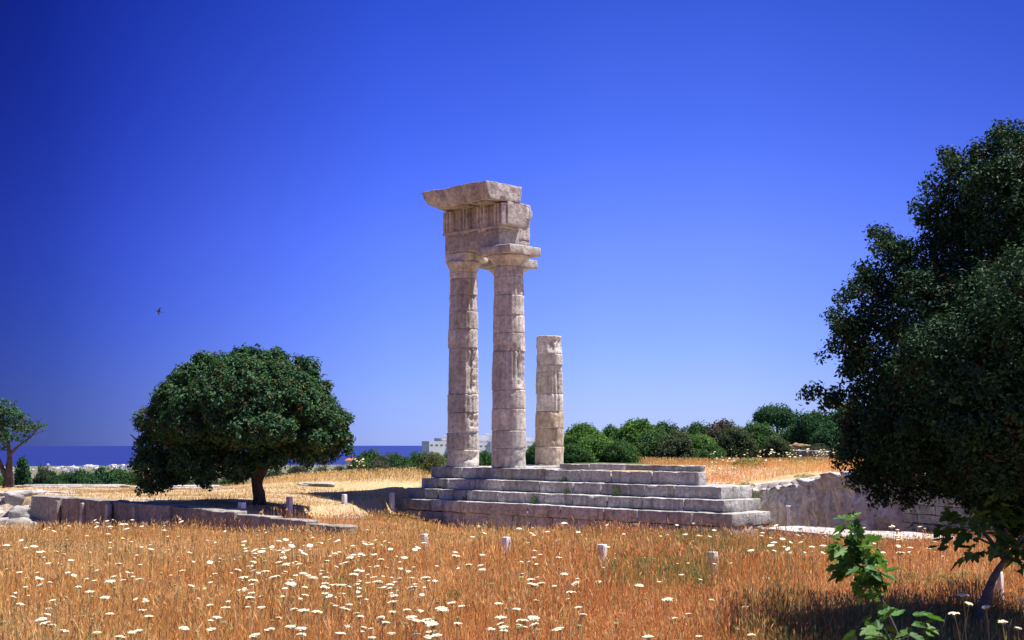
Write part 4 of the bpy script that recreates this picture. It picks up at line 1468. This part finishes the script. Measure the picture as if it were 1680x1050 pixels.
def fig_leaves(C, D, size, seed):
    """C leaf stalk ends, D directions the blades point"""
    g = np.random.default_rng(seed)
    k = len(FIG_OUT)
    Vs, Fs, Ts = [], [], []
    for i in range(len(C)):
        d = D[i] / np.linalg.norm(D[i])
        upv = np.array([0, 0, 1.]) + g.normal(0, .35, 3)
        s = np.cross(d, upv); s /= np.linalg.norm(s)
        nrm = np.cross(s, d)
        L = size * g.uniform(.6, 1.2)
        fl = FIG_OUT * L
        r2 = (fl ** 2).sum(1)
        curl = g.uniform(.6, 1.8)
        P = C[i] + s * fl[:, :1] + d * fl[:, 1:] + nrm * (np.abs(fl[:, :1]) * .30 - curl * r2[:, None] * .9 + g.normal(0, .012 * size, (k, 1)))
        cc = C[i] + d * L * .22 - nrm * .01
        b = i * (k + 1)
        Vs.append(np.vstack([P, cc]))
        j = np.arange(k)
        Fs.append(np.column_stack([np.full(k, b + k), b + j, b + (j + 1) % k]))
        t = np.array([(.070, .175, .040), (.055, .140, .036), (.110, .220, .055)][g.integers(0, 3)]) * g.uniform(.75, 1.25)
        Ts.append(np.repeat(t[None], k + 1, 0))
    return np.concatenate(Vs), np.concatenate(Fs), np.concatenate(Ts)


def fig(name, label, Y, stem_px, leaves_px, size, seed, rad, cat='fig plant', depth=.25):
    g = np.random.default_rng(seed)
    b = at(*stem_px[0][0][:2], Y)
    z = tz(b.x, Y)
    root = empty(name, (b.x, Y, z))
    tag(root, label, cat)
    off = np.array(root.location)
    paths = []
    for k, st in enumerate(stem_px):
        pth = [(np.array(at(q[0], q[1], Y + (q[2] if len(q) > 2 else 0))) - off, rad * (1 - .75 * i / max(1, len(st) - 1)) * (1 if k == 0 else .5)) for i, q in enumerate(st)]
        if k == 0:
            pth = [(np.array([pth[0][0][0] * 1.0, 0, -.05]), rad * 1.15)] + pth
        paths.append(pth)
    V, F = tube(paths, 9, seed, .05)
    obj('stem' if rad < .05 else 'trunk', np_mesh('stem', V, F, M_BARKG, True), root)
    C, D = [], []
    for (px, py, r, n) in leaves_px:
        for q in range(n):
            an = g.uniform(0, 2 * np.pi); rr = math.sqrt(g.random()) * r
            p = np.array(at(px + rr * math.cos(an), py + rr * math.sin(an), Y)) - off
            dy = g.normal(0, depth)
            p[1] += dy
            dd = np.array([math.cos(an) * rr / r + g.normal(0, .4), dy * 3 + g.normal(0, .5), -math.sin(an) * rr / r * .6 - .35 + g.normal(0, .35)])
            C.append(p); D.append(dd)
    V, F, c = fig_leaves(np.array(C), np.array(D), size, seed + 2)
    obj('foliage', np_mesh('foliage', V, F, M_FIG, True, c), root)
    return root


fig('fig_sapling', 'slender young fig with big lobed green leaves in front of the walkway', 8.2,
    [[(1476, 1050), (1458, 1010), (1440, 970), (1428, 930), (1412, 890), (1402, 860)]],
    [(1400, 858, 16, 14), (1392, 895, 22, 34), (1424, 898, 20, 28), (1398, 930, 24, 34), (1430, 938, 20, 28), (1425, 968, 14, 18), (1438, 985, 8, 8)], .092, 5, .013, depth=.09)
fig('fig_seedling', 'low spreading fig shoots with light green leaves at the bottom edge', 7.9,
    [[(1470, 1075), (1462, 1050), (1450, 1030)], [(1462, 1055), (1500, 1040)], [(1462, 1055), (1420, 1040)]],
    [(1435, 1034, 30, 9), (1490, 1030, 30, 9), (1460, 1024, 22, 9), (1510, 1045, 24, 8), (1425, 1052, 26, 8)], .105, 6, .010, depth=.12)
fig('fig_tree', 'small leaning fig tree with grey trunk and large lobed leaves at the right edge', 12.2,
    [[(1608, 1012), (1616, 985), (1626, 955), (1640, 930), (1660, 905), (1690, 860)], [(1648, 918), (1620, 880), (1590, 850)], [(1652, 915), (1650, 870), (1655, 820)], [(1665, 900), (1720, 870), (1760, 840)]],
    [(1585, 870, 30, 26), (1615, 900, 36, 30), (1620, 850, 40, 34), (1650, 810, 34, 26), (1665, 860, 40, 34), (1680, 900, 30, 20), (1720, 850, 50, 40), (1770, 860, 40, 22), (1600, 825, 20, 8), (1720, 790, 40, 20)], .15, 8, .055, 'fig tree', .45)

# ------------------------------------------------------------------ wild carrot flowers
M_UMB = plain_mat('white_florets', (.76, .72, .52), .8, .2, 60, .12)
M_UMBG = plain_mat('green_florets', (.36, .40, .17), .8, .2, 60, .3)
M_STEM = plain_mat('flower_stem', (.42, .36, .17), .8, .2, 30, .3)


def umbel_mesh(seed, R, n, closed=False):
    g = np.random.default_rng(seed)
    Vs, Fs, base = [], [], 0
    mats_ = []

    def add(V, F, mi):
        nonlocal base
        Vs.append(np.array(V)); Fs.append(np.array(F) + base); base += len(V)
        mats_.extend([mi] * len(F))
    for k in range(n):
        r = R * math.sqrt((k + .5) / n)
        an = k * 2.39996 + g.normal(0, .12)
        if closed:
            top = np.array([math.cos(an) * r * .62, math.sin(an) * r * .62, R * (1.05 - .35 * (r / R) ** 2) + g.normal(0, .002)])
        else:
            top = np.array([math.cos(an) * r, math.sin(an) * r, R * .34 * (1 - (r / R) ** 2) * .6 + g.normal(0, .0025)])
        fr_ = R * (.30 if not closed else .2) * g.uniform(.75, 1.25)
        m_ = 7
        tilt = g.normal(0, .22, 2)
        ring = []
        for q in range(m_):
            a2 = 2 * math.pi * q / m_ + g.uniform(-.2, .2)
            rr = fr_ * g.uniform(.7, 1.15)
            x_, y_ = math.cos(a2) * rr, math.sin(a2) * rr
            ring.append(top + np.array([x_, y_, x_ * tilt[0] + y_ * tilt[1] - .002]))
        V = ring + [top + np.array([0, 0, fr_ * .35]), top - np.array([0, 0, fr_ * .35])]
        F = [[q, (q + 1) % m_, m_] for q in range(m_)] + [[(q + 1) % m_, q, m_ + 1] for q in range(m_)]
        add(V, F, 0)
        # ray from the hub
        hub = np.array([0, 0, -R * .62 if not closed else 0])
        d = unit((top - hub)[None])[0]
        s = np.cross(d, [0.3, .5, .8]); s = s / np.linalg.norm(s) * .0011
        bow = np.array([math.cos(an), math.sin(an), 0]) * (R * .42 if closed else R * .08)
        mid = (top + hub) / 2 + bow
        add([hub - s, hub + s, mid + s, mid - s, top + s, top - s], [[0, 1, 2], [0, 2, 3], [3, 2, 4], [3, 4, 5]], 1)
    for k in range(9):      # bracts under the head
        an = 2 * math.pi * k / 9
        h0 = np.array([0, 0, -R * .62 if not closed else 0])
        d = np.array([math.cos(an), math.sin(an), -.25])
        s = np.array([-math.sin(an), math.cos(an), 0]) * .0018
        add([h0 - s, h0 + s, h0 + d * R * .5], [[0, 1, 2]], 1)
    me = np_mesh('flower_head', np.concatenate(Vs), np.concatenate(Fs))
    me.materials.append(M_UMBG if closed else M_UMB); me.materials.append(M_STEM)
    me.polygons.foreach_set('material_index', np.array(mats_, dtype=np.int32))
    return me


UMB = [umbel_mesh(1, .040, 24), umbel_mesh(2, .034, 20), umbel_mesh(3, .046, 28)]
UMC = [umbel_mesh(4, .026, 16, True), umbel_mesh(5, .030, 18, True)]


def stem_mesh(seed):
    g = np.random.default_rng(seed)
    k = g.normal(0, .05, 4)
    V, F = tube([[((0, 0, -.05), .0032), ((k[0], k[1], .35), .0028), ((k[2] * .6, k[3] * .6, .7), .0024), ((0, 0, 1.0), .0020)]], 5, seed, 0)
    return np_mesh('flower_stem', V, F, M_STEM, True)


STEMS = [stem_mesh(i) for i in range(4)]


def hit_height(px, py, hgt):
    """where the sight line through a pixel comes down to hgt above the ground"""
    d = at(px, py, 1.0) - Vector((0, 0, EYE))
    Y = np.arange(5.0, 44, .05)
    zz = EYE + d.z * Y - terrain(d.x * Y, Y)
    k = np.where(zz < hgt)[0]
    return None if len(k) == 0 else (d.x * Y[k[0]], Y[k[0]])


flowers = []       # (x, y, height, closed, group)
def clus(group, poly, n, pc, g, dens=None, h0=.42, h1=.66):
    (x0, y0, x1, y1) = poly
    k = 0
    while k < n:
        px = g.uniform(x0, x1); py = g.uniform(y0, y1) if dens is None else y0 + (y1 - y0) * g.random() ** dens
        hh = g.uniform(h0, h1) * .84
        r = hit_height(px, py, hh)
        k += 1
        if r is None or r[1] > np.interp(r[0], YB_X, YB_Y) - .4 or in_way(np.array([r[0]]), np.array([r[1]]))[0]:
            continue
        flowers.append((r[0], r[1], hh, g.random() < pc, group))


g = np.random.default_rng(21)
clus('left', (0, 862, 250, 1048), 74, .3, g)
clus('leftmid', (250, 880, 420, 1048), 34, .34, g)
clus('dense', (405, 885, 650, 965), 96, .30, g)
clus('dense', (400, 940, 700, 1048), 70, .30, g)
clus('tall', (800, 955, 960, 1040), 34, .36, g, h0=.62, h1=.78)
clus('tall', (670, 985, 760, 1048), 18, .25, g, h0=.6, h1=.75)
clus('mid', (650, 880, 1000, 960), 24, .15, g)
clus('kerb', (1225, 862, 1560, 912), 58, .05, g, h0=.40, h1=.62)
clus('right', (1000, 960, 1260, 1048), 16, .2, g, h0=.5, h1=.7)
clus('steps', (735, 858, 1180, 884), 26, .12, g, h0=.38, h1=.6)
clus('wallfoot', (60, 850, 330, 872), 26, .3, g, h0=.4, h1=.6)
clus('corner', (1560, 960, 1690, 1048), 8, .2, g, h0=.62, h1=.8)
LAB = {
    'left': 'in the meadow at the far left, below the wall', 'leftmid': 'in the orange grass left of the dense white patch',
    'dense': 'in the densest white patch, left of centre in the meadow', 'tall': 'in the tall cluster at the bottom centre',
    'mid': 'scattered around the small posts below the temple', 'kerb': 'in the white band along the stone walkway',
    'right': 'in the sparse russet meadow below the nearest post', 'steps': 'at the foot of the temple steps',
    'wallfoot': 'at the foot of the left retaining wall', 'corner': 'in the shade by the fig trunk'}
flowers.sort(key=lambda q: q[1])
near_f, far_f = flowers[:296], flowers[296:]
for i, (fx, fy, fh, cl, gp) in enumerate(near_f):
    o = obj('wild_carrot', STEMS[i % 4], None, (fx, fy, tz(fx, fy)), rng.uniform(0, 6.28))
    o.scale = (1, 1, fh)
    tag(o, ('closed greenish' if cl else 'open white') + ' wild carrot umbel ' + LAB[gp], 'flower', ('closed' if cl else 'open') + ' wild carrot flowers ' + LAB[gp])
    hd = obj('flower_head', UMC[i % 2] if cl else UMB[i % 3], o, (0, 0, 1.0))
    s = rng.uniform(.5, 1.0)
    hd.scale = (s, s, s / fh)
    hd.rotation_euler = (rng.normal(.0, .30), rng.normal(0, .30), 0)
# the small far ones in one object
Vs, F3s, Ms, base = [], [], [], 0
def grab(me):
    v = np.empty(len(me.vertices) * 3, np.float32); me.vertices.foreach_get('co', v)
    fs = [list(p_.vertices) for p_ in me.polygons]
    mi = [p_.material_index for p_ in me.polygons]
    return v.reshape(-1, 3), fs, mi
def simple_head(fx, fy, fz, fh, cl, g):
    global base
    R = (.024 if cl else .042) * g.uniform(.8, 1.2)
    t = g.normal(0, .2, 2)
    k = 9
    an = np.linspace(0, 2 * np.pi, k, endpoint=False)
    rr = R * g.uniform(.75, 1.1, k)
    ring = np.column_stack([np.cos(an) * rr, np.sin(an) * rr, np.cos(an) * rr * t[0] + np.sin(an) * rr * t[1] + (.01 if cl else 0)])
    V = np.vstack([ring, [[0, 0, R * (.5 if cl else .25)], [0, 0, -R * .6], [-.0022, 0, -fh], [.0022, 0, -fh], [.0015, 0, 0], [-.0015, 0, 0]]]) + np.array([fx, fy, fz + fh])
    F = [[q, (q + 1) % k, k] for q in range(k)] + [[(q + 1) % k, q, k + 1] for q in range(k)] + [[k + 2, k + 3, k + 4], [k + 2, k + 4, k + 5]]
    Vs.append(V); F3s.append(np.array(F) + base); base += len(V)
    Ms.extend([1 if cl else 0] * k + [1 if cl else 0] * k + [2, 2])
g = np.random.default_rng(5)
for fx, fy, fh, cl, gp in far_f:
    simple_head(fx, fy, tz(fx, fy), fh, cl, g)
for (x0_, y0_, x1_, y1_, n_f) in ((0, 856, 420, 985, 110), (400, 868, 700, 985, 130), (690, 868, 1200, 960, 50), (1225, 866, 1560, 915, 45)):
    for q in range(n_f):
        hh = g.uniform(.26, .44)
        r = hit_height(g.uniform(x0_, x1_), g.uniform(y0_, y1_), hh)
        if r is None or r[1] > np.interp(r[0], YB_X, YB_Y) - .4 or in_way(np.array([r[0]]), np.array([r[1]]))[0]:
            continue
        k_s = len(Vs)
        simple_head(r[0], r[1], tz(r[0], r[1]), hh, g.random() < .3, g)
        c_h = np.array([r[0], r[1], tz(r[0], r[1]) + hh])
        Vs[k_s][:11] = c_h + (Vs[k_s][:11] - c_h) * g.uniform(.45, .8)
for q in range(130):      # on the raised field behind the rock cut, and by the pale bush
    if q < 110:
        p = at(g.uniform(1165, 1375), 760, g.uniform(43, 50))
    else:
        p = at(g.uniform(575, 600), 760, g.uniform(47, 48))
    simple_head(p.x, p.y, tz(p.x, p.y), g.uniform(.3, .62), g.random() < .2, g)
me = np_mesh('far_flowers', np.concatenate(Vs), np.concatenate(F3s))
for m_ in (M_UMB, M_UMBG, M_STEM):
    me.materials.append(m_)
me.polygons.foreach_set('material_index', np.array(Ms, dtype=np.int32))
o = obj('far_flowers', me)
o['kind'] = 'stuff'; o['label'] = 'many tiny distant white wild carrot flowers dotting the grass'

# ------------------------------------------------------------------ buildings far off
M_WHITE = plain_mat('white_render', (.80, .80, .80), .8, .2, .3, .06)
M_GLASS = plain_mat('dark_window', (.16, .17, .20), .3, .4, 1, .1)
M_TILE = plain_mat('red_tiles', (.50, .16, .07), .8, .2, 2, .25)


def box_vf(x0, x1, y0, y1, z0, z1):
    V = np.array([(x, y, z) for z in (z0, z1) for x, y in ((x0, y0), (x1, y0), (x1, y1), (x0, y1))], float)
    F = np.array([[3, 2, 1, 0], [4, 5, 6, 7], [0, 1, 5, 4], [1, 2, 6, 5], [2, 3, 7, 6], [3, 0, 4, 7]])
    return V, F


def multi(name, boxes, material, parent=None, loc=(0, 0, 0), rz=0.0):
    Vs, Fs, b = [], [], 0
    for q in boxes:
        V, F = box_vf(*q)
        Vs.append(V); Fs.append(F + b); b += 8
    return obj(name, np_mesh(name, np.concatenate(Vs), np.concatenate(Fs), material), parent, loc, rz)


# the white hotel on the rise behind the columns
YH = 470.0
s_ = YH / FPX
p0 = at(704, 743, YH)
hotel = empty('white_hotel', p0, math.radians(36))
tag(hotel, 'long white flat-roofed hotel on the rise behind the tall columns', 'building')
def hx(px):
    return (px - 691) * s_ * 1.3
def hz(py):
    return (743 - py) * s_
multi('wall', [(hx(691), hx(721), 0, 5, -9, hz(724)), (hx(721) + .01, hx(760), -1.5, 10, -9, hz(719)), (hx(760) + .01, hx(786), .8, 9, -9, hz(726)), (hx(786) + .01, hx(806), -1, 10, -9, hz(714)), (hx(806) + .01, hx(858), .5, 9, -9, hz(727)), (hx(858) + .01, hx(880), -1, 9, -9, hz(717))], M_WHITE, hotel)
multi('rooftop_block', [(hx(727), hx(733), 2, 6, hz(719) + .01, hz(715)), (hx(750), hx(756), 2, 6, hz(719) + .01, hz(716)), (hx(792), hx(799), 2, 6, hz(714) + .01, hz(711))], M_WHITE, hotel)
for px0, px1, yy, rows_ in ((693, 720, 0, (730,)), (724, 758, -1.5, (727,)), (763, 784, .8, (732,)), (789, 804, -1, (720, 729)), (809, 855, .5, (733,)), (861, 878, -1, (723,))):
    for pr_ in rows_:
        q = px0
        while q < px1 - 2:
            multi('window', [(hx(q), hx(q + 3.6), yy - .06, yy + .2, hz(pr_ + 1.0), hz(pr_ - .8))], M_GLASS, hotel)  # dark strips for windows, with the balconies' shade put into their colour
            q += 7.5

# red roofed house on the slope
YR = 330.0
p0 = at(589, 768, YR)
rh = empty('red_roofed_house', p0, .6)
tag(rh, 'small white house with orange-red tiled roof among the slope trees', 'house')
multi('wall', [(-2.0, 2.0, -1.6, 1.6, -3, .75)], M_WHITE, rh)
multi('window', [(-1.3, -.7, -1.66, -1.4, -.3, .4)], M_GLASS, rh)
multi('window', [(.6, 1.2, -1.66, -1.4, -.3, .4)], M_GLASS, rh)
V = np.array([(-2.4, -2, .7), (2.4, -2, .7), (2.4, 2, .7), (-2.4, 2, .7), (-.9, 0, 2.0), (.9, 0, 2.0), (-2.4, -2, .62), (2.4, -2, .62), (2.4, 2, .62), (-2.4, 2, .62)])
obj('roof', np_mesh('roof', V, [np.array([[0, 1, 5, 4], [2, 3, 4, 5], [6, 9, 8, 7], [0, 6, 7, 1], [1, 7, 8, 2], [2, 8, 9, 3], [3, 9, 6, 0]]), np.array([[1, 2, 5], [3, 0, 4]])], M_TILE), rh)
p0 = at(578, 757, YR + 40)
rh2 = empty('red_roofed_house', p0, -.1)
tag(rh2, 'second smaller tiled roof peeping out behind the red roofed house', 'house')
multi('wall', [(-1.6, 1.6, -1.2, 1.2, -4, .3)], M_WHITE, rh2)
V = np.array([(-1.9, -1.5, .3), (1.9, -1.5, .3), (1.9, 1.5, .3), (-1.9, 1.5, .3), (-1.2, 0, .95), (1.2, 0, .95)])
obj('roof', np_mesh('roof', V, [np.array([[0, 1, 5, 4], [2, 3, 4, 5], [3, 2, 1, 0]]), np.array([[1, 2, 5], [3, 0, 4]])], M_TILE), rh2)

# the white town along the shore
g = np.random.default_rng(33)
M_WH2 = plain_mat('town_render', (.82, .80, .78), .85, .1, .05, .08)
town = []
for q in range(36):
    px = g.uniform(-10, 60) if q < 9 else (g.uniform(75, 232) if q < 38 else g.uniform(232, 330))
    pyb = g.uniform(769, 778) if px < 120 else g.uniform(766, 774)
    town.append((px, pyb, g.uniform(4, 10), g.uniform(1.8, 3.8)))
town += [(150, 768, 26, 4.5), (120, 771, 18, 5), (205, 768, 12, 5), (190, 766, 22, 3), (79, 770, 5, 8), (128, 774, 22, 6), (211, 772, 8, 8)]
for i, (px, pyb, wp, hp) in enumerate(town):
    d = at(px, pyb, 1.0) - Vector((0, 0, EYE))
    Y = (-87.5 - EYE) / d.z
    Y = min(max(Y, 2600), 4500)
    s = Y / FPX
    p = at(px, pyb, Y)
    w, h = wp * s, hp * s
    Vs = [(-w / 2, w / 2, 0, 14, -6, h), (-w * .3, w * .1, 3, 9, h - .01, h + 2.4)]
    win = []
    nfl = max(1, int(h / 3.2)); nw = max(2, int(w / 6))
    o = empty('town_house', (p.x, Y, p.z), g.uniform(.3, .9))
    tag(o, 'tiny white house of the seaside town beside the blue water', 'house', 'white houses of the seaside town')
    multi('wall', Vs, M_WH2, o)
    for f_ in range(nfl):
        for k in range(nw):
            x0 = -w / 2 + (k + .3) * w / nw
            win.append((x0, x0 + w / nw * .4, -.25, .3, f_ * 3.2 + .8, f_ * 3.2 + 2.3))
    wo_ = multi('window_row', win, M_GLASS, o)

# ------------------------------------------------------------------ a swift in the sky
pb = at(261, 511, 42)
B_ = []
V = []
secs = [(-.11, .004), (-.085, .018), (-.03, .024), (.03, .018), (.08, .008), (.12, .002)]
for x_, r_ in secs:
    for q in range(8):
        a_ = 2 * math.pi * q / 8
        V.append((x_, math.cos(a_) * r_, math.sin(a_) * r_))
F = [[i * 8 + q, i * 8 + (q + 1) % 8, (i + 1) * 8 + (q + 1) % 8, (i + 1) * 8 + q] for i in range(5) for q in range(8)]
for sgn in (-1, 1):
    b0 = len(V)
    pts = [(-.045, .01, .008), (.03, .01, .008), (-.03, .10, .035), (.02, .09, .035), (.05, .20, .015), (.045, .205, .012)]
    for x_, y_, z_ in pts:
        V.append((x_, sgn * y_, z_ + .003))
    for x_, y_, z_ in pts:
        V.append((x_, sgn * y_, z_ - .003))
    for (a_, b_, c_, d_) in ((0, 1, 3, 2), (2, 3, 5, 4)):
        F += [[b0 + a_, b0 + b_, b0 + c_, b0 + d_], [b0 + 6 + d_, b0 + 6 + c_, b0 + 6 + b_, b0 + 6 + a_]]
    F += [[b0 + 0, b0 + 2, b0 + 8, b0 + 6], [b0 + 2, b0 + 4, b0 + 10, b0 + 8], [b0 + 1, b0 + 3, b0 + 9, b0 + 7][::-1], [b0 + 3, b0 + 5, b0 + 11, b0 + 9][::-1]]
b0 = len(V)
V += [(.10, -.002, .003), (.10, .002, .003), (.16, .03, .003), (.145, 0, .003), (.16, -.03, .003), (.10, -.002, -.003), (.10, .002, -.003), (.16, .03, -.003), (.145, 0, -.003), (.16, -.03, -.003)]
F += [[b0, b0 + 1, b0 + 2, b0 + 3], [b0, b0 + 3, b0 + 4, b0 + 4 - 4]] if False else [[b0 + 1, b0 + 2, b0 + 3, b0], [b0 + 5, b0 + 8, b0 + 7, b0 + 6]]
bird = obj('flying_bird', np_mesh('flying_bird', np.array(V), np.array(F), plain_mat('bird_plumage', (.07, .06, .07), .8, .2, 20, .2), True), None, pb)
bird.rotation_euler = (math.radians(-35), math.radians(10), math.radians(20))
tag(bird, 'small dark bird gliding in the blue sky above the round tree', 'bird')
